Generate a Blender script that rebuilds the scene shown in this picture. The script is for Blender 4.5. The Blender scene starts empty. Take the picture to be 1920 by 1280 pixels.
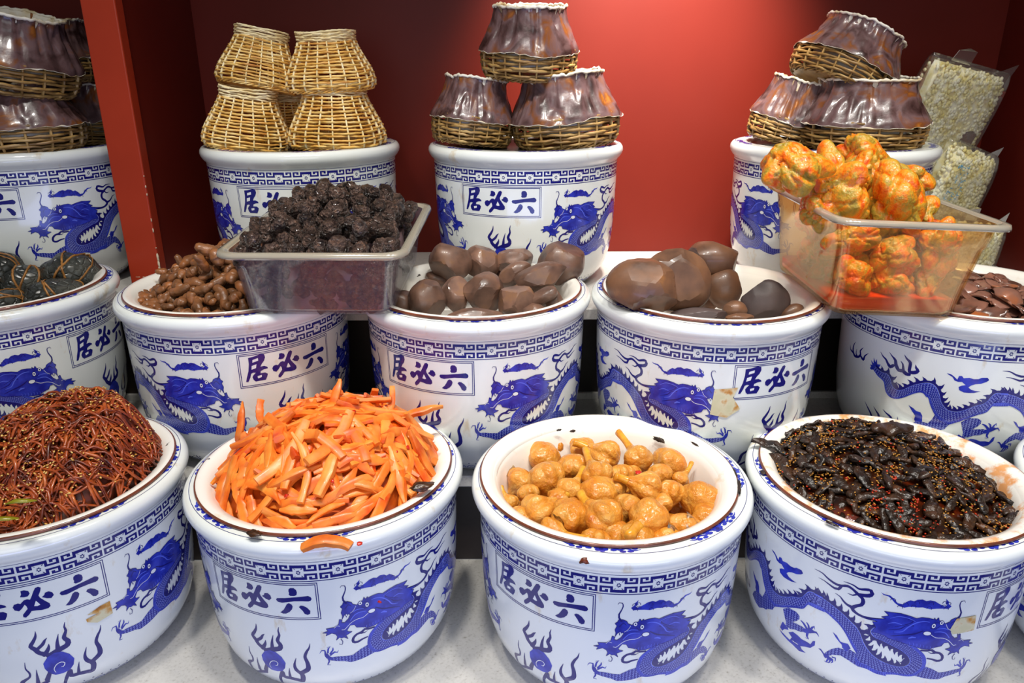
import bpy, bmesh, math, random, json
from mathutils import Vector, Matrix, noise
from mathutils.geometry import delaunay_2d_cdt

C = bpy.context.scene.collection
SC = bpy.context.scene
PI = math.pi
H0 = 1.55                                   # camera height above the shop floor
# ------------------------------------------------------------------ camera
F_PX, PITCH, ROLL = 1421.06, math.radians(20.2126), math.radians(-0.2297)
cam = bpy.data.cameras.new('camera'); cam.lens = F_PX / 1920 * 36; cam.sensor_width = 36
cam.clip_start = 0.02
co = bpy.data.objects.new('camera', cam); C.objects.link(co); SC.camera = co
co.matrix_world = Matrix.Translation((0, 0, H0)) @ Matrix.Rotation(PI / 2 - PITCH, 4, 'X') @ Matrix.Rotation(ROLL, 4, 'Z')
# ------------------------------------------------------------------ world, exposure, lamps
SC.view_settings.view_transform = 'Standard'; SC.view_settings.look = 'None'
SC.view_settings.gamma = 1; SC.view_settings.use_curve_mapping = False
SC.view_settings.exposure = 0.20
w = bpy.data.worlds.new('shop_air'); SC.world = w; w.use_nodes = True
w.node_tree.nodes['Background'].inputs[0].default_value = (0.85, 0.9, 1, 1)
w.node_tree.nodes['Background'].inputs[1].default_value = 0.10

def lamp(name, kind, loc, target, energy, col=(1, 1, 1), size=0.3, size_y=None, spot=None, blend=1):
    l = bpy.data.lights.new(name, kind); l.energy = energy; l.color = col
    if kind == 'AREA':
        l.size = size
        if size_y: l.shape = 'RECTANGLE'; l.size_y = size_y
    else:
        l.shadow_soft_size = size
    if kind == 'SPOT': l.spot_size = math.radians(spot); l.spot_blend = blend
    o = bpy.data.objects.new(name, l); C.objects.link(o)
    o.location = Vector(loc) + Vector((0, 0, H0))
    o.rotation_euler = (Vector(target) - Vector(loc)).to_track_quat('-Z', 'Y').to_euler()
    return o
for lx in (-0.55, -0.12, 0.30, 0.72, 1.02):        # ceiling downlights over the counter; weaker rightmost one added to brighten the bean bags
    lamp('ceiling_downlight', 'SPOT', (lx, 0.58, 1.25), (lx * 1.02 + 0.02, 1.12, -0.5), 54 if lx < 1 else 36, (1, 0.96, 0.89), 0.07, spot=66)
lamp('shop_front_daylight', 'AREA', (0.2, -1.3, 0.35), (0.1, 1.2, -0.4), 14, (0.92, 0.97, 1), 2.2, 1.2)
lamp('counter_front_lamp', 'AREA', (0.1, -0.15, -0.75), (0.1, 1.0, -0.85), 6.0, (0.42, 0.50, 1), 1.6, 0.25)
lamp('cabinet_spot_lamp', 'SPOT', (0.32, 1.28, 0.62), (0.30, 1.82, 0.0), 170, (1, 0.93, 0.85), 0.05, spot=62)

# ------------------------------------------------------------------ helpers
ZF, ZM, ZB = H0 - 0.5699, H0 - 0.3818, H0 - 0.1665       # lip heights of the three rows
JH = 0.27                                                # lip height above the jar foot
SF, SM, SB = ZF - JH, ZM - JH, ZB - JH                   # the three shelf tops

def ray(px, py):
    a, b = px - 960, py - 640
    cr, sr = math.cos(-ROLL), math.sin(-ROLL)
    a, b = a * cr - b * sr, a * sr + b * cr
    x, u = a / F_PX, -b / F_PX
    cp, sp = math.cos(PITCH), math.sin(PITCH)
    return Vector((x, cp + u * sp, -sp + u * cp))
def at(px, py, z):
    d = ray(px, py); t = (z - H0) / d.z
    return Vector((d.x * t, d.y * t, z))
def aty(px, py, y):
    d = ray(px, py); t = y / d.y
    return Vector((d.x * t, y, H0 + d.z * t))

def tag(o, label=None, cat=None, group=None, kind=None):
    if label: o['label'] = label
    if cat: o['category'] = cat
    if group: o['group'] = group
    if kind: o['kind'] = kind
    return o
def link(name, data, parent=None, loc=None, rot=None, scale=None):
    o = bpy.data.objects.new(name, data); C.objects.link(o)
    if parent: o.parent = parent
    if loc is not None: o.location = loc
    if rot is not None: o.rotation_euler = rot
    if scale is not None: o.scale = scale
    return o
def mesh(name, bm, mats, smooth=True):
    me = bpy.data.meshes.new(name)
    if smooth:
        for f in bm.faces: f.smooth = True
    bm.normal_update(); bm.to_mesh(me); bm.free()
    for m in (mats if isinstance(mats, (list, tuple)) else [mats]): me.materials.append(m)
    return me
def crisp(me, deg):
    me.set_sharp_from_angle(angle=math.radians(deg)); return me
def lathe(bm, prof, seg=128, mat=0, close=False, rfun=None):
    rings = []
    for z, r in prof:
        ring = []
        for i in range(seg):
            a = 2 * PI * i / seg
            k = rfun(a, z, r) if rfun else r
            ring.append(bm.verts.new((k * math.sin(a), -k * math.cos(a), z)))
        rings.append(ring)
    for j in range(len(rings) - 1):
        for i in range(seg):
            f = bm.faces.new((rings[j][i], rings[j][(i + 1) % seg], rings[j + 1][(i + 1) % seg], rings[j + 1][i]))
            f.material_index = mat
    return rings
def cap(bm, ring, flip=False, mat=0):
    f = bm.faces.new(ring[::-1] if flip else ring); f.material_index = mat; return f
def box(bm, x0, x1, y0, y1, z0, z1, mat=0, bev=0):
    g = bmesh.ops.create_cube(bm, size=1)
    for v in g['verts']:
        v.co = Vector((x0 if v.co.x < 0 else x1, y0 if v.co.y < 0 else y1, z0 if v.co.z < 0 else z1))
    fs = {f for v in g['verts'] for f in v.link_faces}
    for f in fs: f.material_index = mat
    if bev:
        es = list({e for f in fs for e in f.edges})
        bmesh.ops.bevel(bm, geom=es, offset=bev, segments=3, affect='EDGES', profile=0.5)
def sweep(bm, pts, rads, sides=6, mat=0, ends=True, sq=0, up=None, closed=False):
    """a tube along pts; rads is one (a, b) half size pair per point"""
    n = len(pts); pts = [Vector(p) for p in pts]; rings = []
    ref = Vector(up) if up else None
    prev = None
    for i in range(n):
        if closed: t = pts[(i + 1) % n] - pts[i - 1]
        else: t = pts[min(i + 1, n - 1)] - pts[max(i - 1, 0)]
        if t.length < 1e-9: t = Vector((1, 0, 0))
        t.normalize()
        if ref is not None: s = t.cross(ref)
        elif prev is None:
            s = t.cross(Vector((0, 0, 1)))
            if s.length < 0.1: s = t.cross(Vector((1, 0, 0)))
        else: s = prev - t * prev.dot(t)
        if s.length < 1e-6: s = t.orthogonal()
        s.normalize(); prev = s; u = s.cross(t)
        r = rads[i] if isinstance(rads, list) else rads
        if not isinstance(r, (tuple, list)): r = (r, r)
        ring = []
        for k in range(sides):
            a = 2 * PI * (k + 0.5) / sides; c, d = math.cos(a), math.sin(a)
            if sq:
                m = (abs(c) ** sq + abs(d) ** sq) ** (1 / sq); c /= m; d /= m
            ring.append(bm.verts.new(pts[i] + s * (c * r[0]) + u * (d * r[1])))
        rings.append(ring)
    for j in range(n if closed else n - 1):
        A, B = rings[j], rings[(j + 1) % n]
        for k in range(sides):
            f = bm.faces.new((A[k], A[(k + 1) % sides], B[(k + 1) % sides], B[k])); f.material_index = mat
    if ends and not closed:
        f = bm.faces.new(rings[0][::-1]); f.material_index = mat
        f = bm.faces.new(rings[-1]); f.material_index = mat
def blob(bm, rx, ry, rz, seed=0, amp=0.12, freq=1.6, sub=3, cuts=0, amp2=0.0, f2=6, loc=(0, 0, 0), mat=0, cutd=(0.72, 0.92), rot=None):
    rnd = random.Random(seed * 7 + 1)
    g = bmesh.ops.create_icosphere(bm, subdivisions=sub, radius=1)
    off = Vector((seed * 3.1, seed * 1.7, seed * 5.3))
    pl = []
    for _ in range(cuts):
        n = Vector((rnd.gauss(0, 1), rnd.gauss(0, 1), rnd.gauss(0, 1))).normalized()
        pl.append((n, rnd.uniform(*cutd)))
    L = Vector(loc)
    for v in g['verts']:
        p = v.co.copy()
        p *= 1 + amp * noise.noise(p * freq + off) * 2
        for n, d in pl:
            e = p.dot(n) - d
            if e > 0: p -= n * e
        if amp2: p *= 1 + amp2 * noise.noise(p * f2 + off)
        p = Vector((p.x * rx, p.y * ry, p.z * rz))
        if rot: p = rot @ p
        v.co = p + L
    for f in {f for v in g['verts'] for f in v.link_faces}: f.material_index = mat

# ------------------------------------------------------------------ materials
def nt(name):
    m = bpy.data.materials.new(name); m.use_nodes = True
    t = m.node_tree; b = t.nodes['Principled BSDF']
    return m, t, b
def N(t, typ, **kw):
    n = t.nodes.new(typ)
    for k, v in kw.items(): setattr(n, k, v)
    return n
def setin(n, **kw):
    for k, v in kw.items(): n.inputs[k.replace('_', ' ')].default_value = v
def srgb(r, g, b):
    f = lambda c: (c / 255 / 12.92) if c / 255 <= 0.04045 else ((c / 255 + 0.055) / 1.055) ** 2.4
    return (f(r), f(g), f(b), 1)
def ramp(t, fac, stops):
    r = N(t, 'ShaderNodeValToRGB'); e = r.color_ramp.elements
    while len(e) > 1: e.remove(e[-1])
    e[0].position, e[0].color = stops[0]
    for p, c in stops[1:]:
        q = e.new(p); q.color = c
    t.links.new(fac, r.inputs[0]); return r.outputs[0]
def noisy(name, cols, scale=20, rough=0.4, detail=4, bump=0.0, bscale=None, dist=0.002, sss=0, sssr=(0.02, 0.01, 0.005), coat=0, spread=(0.3, 0.7), coord='Object', metal=0, vor=False, rnd=0.0, spec=0.5, distort=0.0):
    m, t, b = nt(name)
    tc = N(t, 'ShaderNodeTexCoord'); vec = tc.outputs[coord]
    oi = None
    if rnd:
        oi = N(t, 'ShaderNodeObjectInfo')
        add = N(t, 'ShaderNodeVectorMath', operation='ADD'); t.links.new(vec, add.inputs[0])
        sc = N(t, 'ShaderNodeVectorMath', operation='SCALE'); t.links.new(oi.outputs['Location'], sc.inputs[0]); sc.inputs['Scale'].default_value = 7.0
        t.links.new(sc.outputs[0], add.inputs[1]); vec = add.outputs[0]
    n = N(t, 'ShaderNodeTexNoise'); setin(n, Scale=scale, Detail=detail, Distortion=distort); t.links.new(vec, n.inputs['Vector'])
    k = len(cols)
    st = [(spread[0] + (spread[1] - spread[0]) * i / max(1, k - 1), c) for i, c in enumerate(cols)]
    c = ramp(t, n.outputs[0], st)
    if rnd:
        hs = N(t, 'ShaderNodeHueSaturation'); mr = N(t, 'ShaderNodeMapRange'); t.links.new(oi.outputs['Random'], mr.inputs[0])
        setin(mr, To_Min=1 - rnd, To_Max=1 + rnd); t.links.new(mr.outputs[0], hs.inputs['Value']); t.links.new(c, hs.inputs['Color']); c = hs.outputs[0]
    t.links.new(c, b.inputs['Base Color'])
    setin(b, Roughness=rough, Metallic=metal)
    b.inputs['Specular IOR Level'].default_value = spec
    if coat: b.inputs['Coat Weight'].default_value = coat; b.inputs['Coat Roughness'].default_value = 0.08
    if sss:
        b.inputs['Subsurface Weight'].default_value = sss; b.inputs['Subsurface Radius'].default_value = sssr; b.inputs['Subsurface Scale'].default_value = 1
    if bump:
        if vor:
            q = N(t, 'ShaderNodeTexVoronoi', feature='DISTANCE_TO_EDGE'); q.inputs['Scale'].default_value = bscale or scale; src = q.outputs[0]
            r2 = N(t, 'ShaderNodeMapRange'); setin(r2, From_Max=0.15); t.links.new(src, r2.inputs[0]); src = r2.outputs[0]
        else:
            q = N(t, 'ShaderNodeTexNoise'); setin(q, Scale=bscale or scale * 3, Detail=5); src = q.outputs[0]
        t.links.new(vec, q.inputs['Vector'])
        bp = N(t, 'ShaderNodeBump'); setin(bp, Strength=bump, Distance=dist); t.links.new(src, bp.inputs['Height']); t.links.new(bp.outputs[0], b.inputs['Normal'])
    return m
def plain(name, col, rough=0.4, metal=0, coat=0):
    m, t, b = nt(name); b.inputs['Base Color'].default_value = col; setin(b, Roughness=rough, Metallic=metal)
    if coat: b.inputs['Coat Weight'].default_value = coat
    return m
def porcelain():
    m, t, b = nt('porcelain_glaze')
    tc = N(t, 'ShaderNodeTexCoord'); oi = N(t, 'ShaderNodeObjectInfo')
    add = N(t, 'ShaderNodeVectorMath', operation='ADD'); t.links.new(tc.outputs['Object'], add.inputs[0]); t.links.new(oi.outputs['Location'], add.inputs[1])
    mp = N(t, 'ShaderNodeMapping'); t.links.new(add.outputs[0], mp.inputs[0]); mp.inputs['Scale'].default_value = (1, 1, 0.45)
    n = N(t, 'ShaderNodeTexNoise'); setin(n, Scale=26, Detail=5, Roughness=0.62); t.links.new(mp.outputs[0], n.inputs['Vector'])
    s = ramp(t, n.outputs[0], [(0.0, (0, 0, 0, 1)), (0.63, (0, 0, 0, 1)), (0.72, (1, 1, 1, 1))])
    mx = N(t, 'ShaderNodeMix', data_type='RGBA'); t.links.new(s, mx.inputs[0])
    mx.inputs[6].default_value = (0.80, 0.83, 0.80, 1); mx.inputs[7].default_value = (0.60, 0.45, 0.22, 1)
    lo = N(t, 'ShaderNodeMath', operation='MULTIPLY'); lo.inputs[1].default_value = 0.55; t.links.new(s, lo.inputs[0]); t.links.new(lo.outputs[0], mx.inputs[0])
    t.links.new(mx.outputs[2], b.inputs['Base Color']); setin(b, Roughness=0.16)
    b.inputs['Coat Weight'].default_value = 0.35; b.inputs['Coat Roughness'].default_value = 0.05
    return m
def enamel(name='white_enamel', s0=0.6, s1=0.72, amt=0.45, scol=(0.70, 0.45, 0.15, 1)):
    m, t, b = nt(name)
    tc = N(t, 'ShaderNodeTexCoord'); oi = N(t, 'ShaderNodeObjectInfo')
    add = N(t, 'ShaderNodeVectorMath', operation='ADD'); t.links.new(tc.outputs['Object'], add.inputs[0])
    sc = N(t, 'ShaderNodeVectorMath', operation='SCALE'); sc.inputs['Scale'].default_value = 3.7; t.links.new(oi.outputs['Location'], sc.inputs[0]); t.links.new(sc.outputs[0], add.inputs[1])
    n = N(t, 'ShaderNodeTexNoise'); setin(n, Scale=17, Detail=6, Roughness=0.65); t.links.new(add.outputs[0], n.inputs['Vector'])
    chip = ramp(t, n.outputs[0], [(0, (0, 0, 0, 1)), (0.675, (0, 0, 0, 1)), (0.685, (1, 1, 1, 1))])
    n2 = N(t, 'ShaderNodeTexNoise'); setin(n2, Scale=24, Detail=6, Roughness=0.6); t.links.new(tc.outputs['Object'], n2.inputs['Vector'])
    st = ramp(t, n2.outputs[0], [(0, (0, 0, 0, 1)), (s0, (0, 0, 0, 1)), (s1, (1, 1, 1, 1))])
    m1 = N(t, 'ShaderNodeMix', data_type='RGBA'); lo = N(t, 'ShaderNodeMath', operation='MULTIPLY'); lo.inputs[1].default_value = amt
    t.links.new(st, lo.inputs[0]); t.links.new(lo.outputs[0], m1.inputs[0]); m1.inputs[6].default_value = (0.88, 0.85, 0.78, 1); m1.inputs[7].default_value = scol
    m2 = N(t, 'ShaderNodeMix', data_type='RGBA'); t.links.new(chip, m2.inputs[0]); t.links.new(m1.outputs[2], m2.inputs[6]); m2.inputs[7].default_value = (0.03, 0.022, 0.015, 1)
    t.links.new(m2.outputs[2], b.inputs['Base Color']); setin(b, Roughness=0.22); b.inputs['Coat Weight'].default_value = 0.2
    return m
def clear(name, tint, gloss=0.12, rough=0.06, haze=0.0, hazecol=(0.8, 0.8, 0.75, 1)):
    m = bpy.data.materials.new(name); m.use_nodes = True; t = m.node_tree; t.nodes.clear()
    o = N(t, 'ShaderNodeOutputMaterial'); tr = N(t, 'ShaderNodeBsdfTransparent'); tr.inputs[0].default_value = tint
    gl = N(t, 'ShaderNodeBsdfGlossy'); gl.inputs['Roughness'].default_value = rough
    fr = N(t, 'ShaderNodeLayerWeight'); fr.inputs[0].default_value = 0.25
    mr = N(t, 'ShaderNodeMapRange'); setin(mr, To_Min=gloss * 0.35, To_Max=min(1, gloss * 4)); t.links.new(fr.outputs['Fresnel'], mr.inputs[0])
    base = tr.outputs[0]
    if haze:
        df = N(t, 'ShaderNodeBsdfDiffuse'); df.inputs[0].default_value = hazecol
        mh = N(t, 'ShaderNodeMixShader'); mh.inputs[0].default_value = haze; t.links.new(tr.outputs[0], mh.inputs[1]); t.links.new(df.outputs[0], mh.inputs[2]); base = mh.outputs[0]
    ms = N(t, 'ShaderNodeMixShader'); t.links.new(mr.outputs[0], ms.inputs[0]); t.links.new(base, ms.inputs[1]); t.links.new(gl.outputs[0], ms.inputs[2])
    t.links.new(ms.outputs[0], o.inputs[0]); return m
def scales(name, dark, light, size):
    """dragon scales: rows of light crescents on a dark ground, in UV metres"""
    m, t, b = nt(name)
    tc = N(t, 'ShaderNodeTexCoord'); sp = N(t, 'ShaderNodeSeparateXYZ'); t.links.new(tc.outputs['UV'], sp.inputs[0])
    def M(op, a, c=None):
        n = N(t, 'ShaderNodeMath', operation=op)
        for i, v in enumerate((a, c)):
            if v is None: continue
            if isinstance(v, (int, float)): n.inputs[i].default_value = v
            else: t.links.new(v, n.inputs[i])
        return n.outputs[0]
    a = M('DIVIDE', sp.outputs[0], size); c = M('DIVIDE', sp.outputs[1], size * 0.72)
    row = M('FLOOR', a); sh = M('MULTIPLY', M('MODULO', M('ABSOLUTE', row), 2.0), 0.5)
    fx = M('FRACT', a); fy = M('SUBTRACT', M('FRACT', M('ADD', c, sh)), 0.5)
    d = M('SQRT', M('ADD', M('MULTIPLY', fx, fx), M('MULTIPLY', M('MULTIPLY', fy, fy), 1.6)))
    ins = M('MULTIPLY', M('GREATER_THAN', d, 0.47), M('LESS_THAN', d, 0.64))
    mx = N(t, 'ShaderNodeMix', data_type='RGBA'); t.links.new(ins, mx.inputs[0]); mx.inputs[6].default_value = dark; mx.inputs[7].default_value = light
    t.links.new(mx.outputs[2], b.inputs['Base Color']); setin(b, Roughness=0.2); b.inputs['Coat Weight'].default_value = 0.3
    return m
M = {}
M['porcelain'] = porcelain(); M['enamel'] = enamel(); M['oily'] = enamel('oil_stained_enamel', 0.50, 0.60, 0.85, (0.80, 0.30, 0.04, 1))
def ink(name, c): return plain(name, c, 0.18, coat=0.35)
M['navy'] = ink('cobalt_dark_ink', (0.010, 0.010, 0.17, 1))
M['blue'] = noisy('cobalt_wash', [(0.012, 0.018, 0.30, 1), (0.03, 0.05, 0.52, 1)], 60, 0.18, coat=0.3, spread=(0.35, 0.65))
M['light'] = ink('cobalt_pale_ink', (0.10, 0.15, 0.80, 1))
M['white'] = ink('white_glaze_reserve', (0.80, 0.83, 0.86, 1))
M['scale'] = scales('dragon_scale_ink', (0.012, 0.016, 0.27, 1), (0.26, 0.32, 0.78, 1), 0.0044)
M['rust'] = noisy('brown_enamel_rim', [(0.10, 0.030, 0.014, 1), (0.22, 0.055, 0.025, 1)], 40, 0.28, coat=0.3)
M['counter'] = noisy('speckled_stone_top', [(0.36, 0.33, 0.28, 1), (0.55, 0.53, 0.49, 1), (0.60, 0.58, 0.54, 1), (0.62, 0.60, 0.56, 1)], 260, 0.3, 2, spread=(0.22, 0.6))
M['riser'] = noisy('dark_riser_board', [(0.012, 0.008, 0.006, 1), (0.022, 0.014, 0.010, 1)], 8, 0.4)
M['wallred'] = noisy('red_lacquer_board', [(0.115, 0.010, 0.005, 1), (0.135, 0.012, 0.006, 1)], 3, 0.45, spec=0.2)
M['postred'] = noisy('red_lacquer_post', [(0.33, 0.030, 0.010, 1), (0.40, 0.038, 0.013, 1)], 6, 0.35, spec=0.3, bump=0.03, bscale=40)
M['chip'] = noisy('bare_wood_chip', [(0.55, 0.42, 0.28, 1), (0.7, 0.6, 0.45, 1)], 80, 0.7)
# ------------------------------------------------------------------ the setting
def slab(name, x0, x1, y0, y1, z0, z1, m, parent=None, bev=0.002):
    bm = bmesh.new(); box(bm, x0, x1, y0, y1, z0, z1, bev=bev)
    return link(name, mesh(name, bm, m, False), parent)
XL, XR, YW = -2.1, 1.10, 1.825
tag(slab('wall_back', XL, XR + 0.04, YW, YW + 0.03, SB - 0.3, H0 + 0.9, M['wallred'], bev=0), kind='structure')
tag(slab('wall_right', XR, XR + 0.03, 0.9, YW - 0.001, SB - 0.3, H0 + 0.9, M['wallred'], bev=0), kind='structure')
tag(slab('floor', -3, 3, -3, YW, -0.05, 0, noisy('shop_floor', [(0.3, 0.29, 0.27, 1), (0.36, 0.35, 0.33, 1)], 5, 0.4), bev=0), kind='structure')
cnt = link('display_counter', None, loc=(0, 0, 0))
tag(cnt, 'stepped display counter with pale speckled stone shelves and dark risers under the jars', 'counter')
slab('shelf_slab', XL, XR - 0.002, 0.62, 1.148, SF - 0.03, SF, M['counter'], cnt)
slab('shelf_slab', XL, XR - 0.002, 1.118, 1.445, SM - 0.022, SM, M['counter'], cnt)
slab('shelf_slab', XL, XR - 0.002, 1.362, YW - 0.001, SB - 0.022, SB, M['counter'], cnt)
slab('riser_panel', XL, XR - 0.002, 1.148, 1.16, SF, SM - 0.022, M['riser'], cnt, 0)
slab('riser_panel', XL, XR - 0.002, 1.432, 1.445, SM, SB - 0.022, M['riser'], cnt, 0)
slab('skirting_strip', XL, XR - 0.002, 1.424, 1.432, SM, SM + 0.014, M['counter'], cnt, 0.001)
slab('front_panel', XL, XR - 0.002, 0.64, 0.66, 0.0, SF - 0.03, M['riser'], cnt, 0)
# the red partition between the two bays: a post with a board behind it
part = link('cabinet_partition', None, loc=(-0.733, 1.47, SB))
tag(part, 'red lacquered upright partition with chipped front edge between the two back bays', 'partition')
slab('front_post', -0.031, 0.031, 0, 0.03, 0, 1.2, M['postred'], part, 0.0025)
slab('side_panel', -0.028, 0.028, 0.0305, 0.354, 0, 1.2, M['wallred'], part, 0)
bm = bmesh.new(); rnd = random.Random(5)
for k in range(9):
    z = [0.052, 0.062, 0.075, 0.095, 0.13, 0.15, 0.20, 0.215, 0.235, 0.29, 0.31, 0.325][k]; h = rnd.uniform(0.0012, 0.004) * (2.6 if k < 3 else 1)
    blob(bm, 0.0009 + 0.0006 * rnd.random() + (0.0008 if k < 3 else 0), 0.0016, h, k, 0.3, 2, 2, loc=(0.0302, 0.0008, z))
for k in range(3): blob(bm, 0.006, 0.0006, 0.001, k + 30, 0.3, 2, 2, loc=(-0.015 + 0.012 * k, 0.0004, 0.036))
link('chipped_edge', mesh('chipped_edge', bm, M['chip']), part)['label'] = 'pale chips along the post edge'

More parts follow.
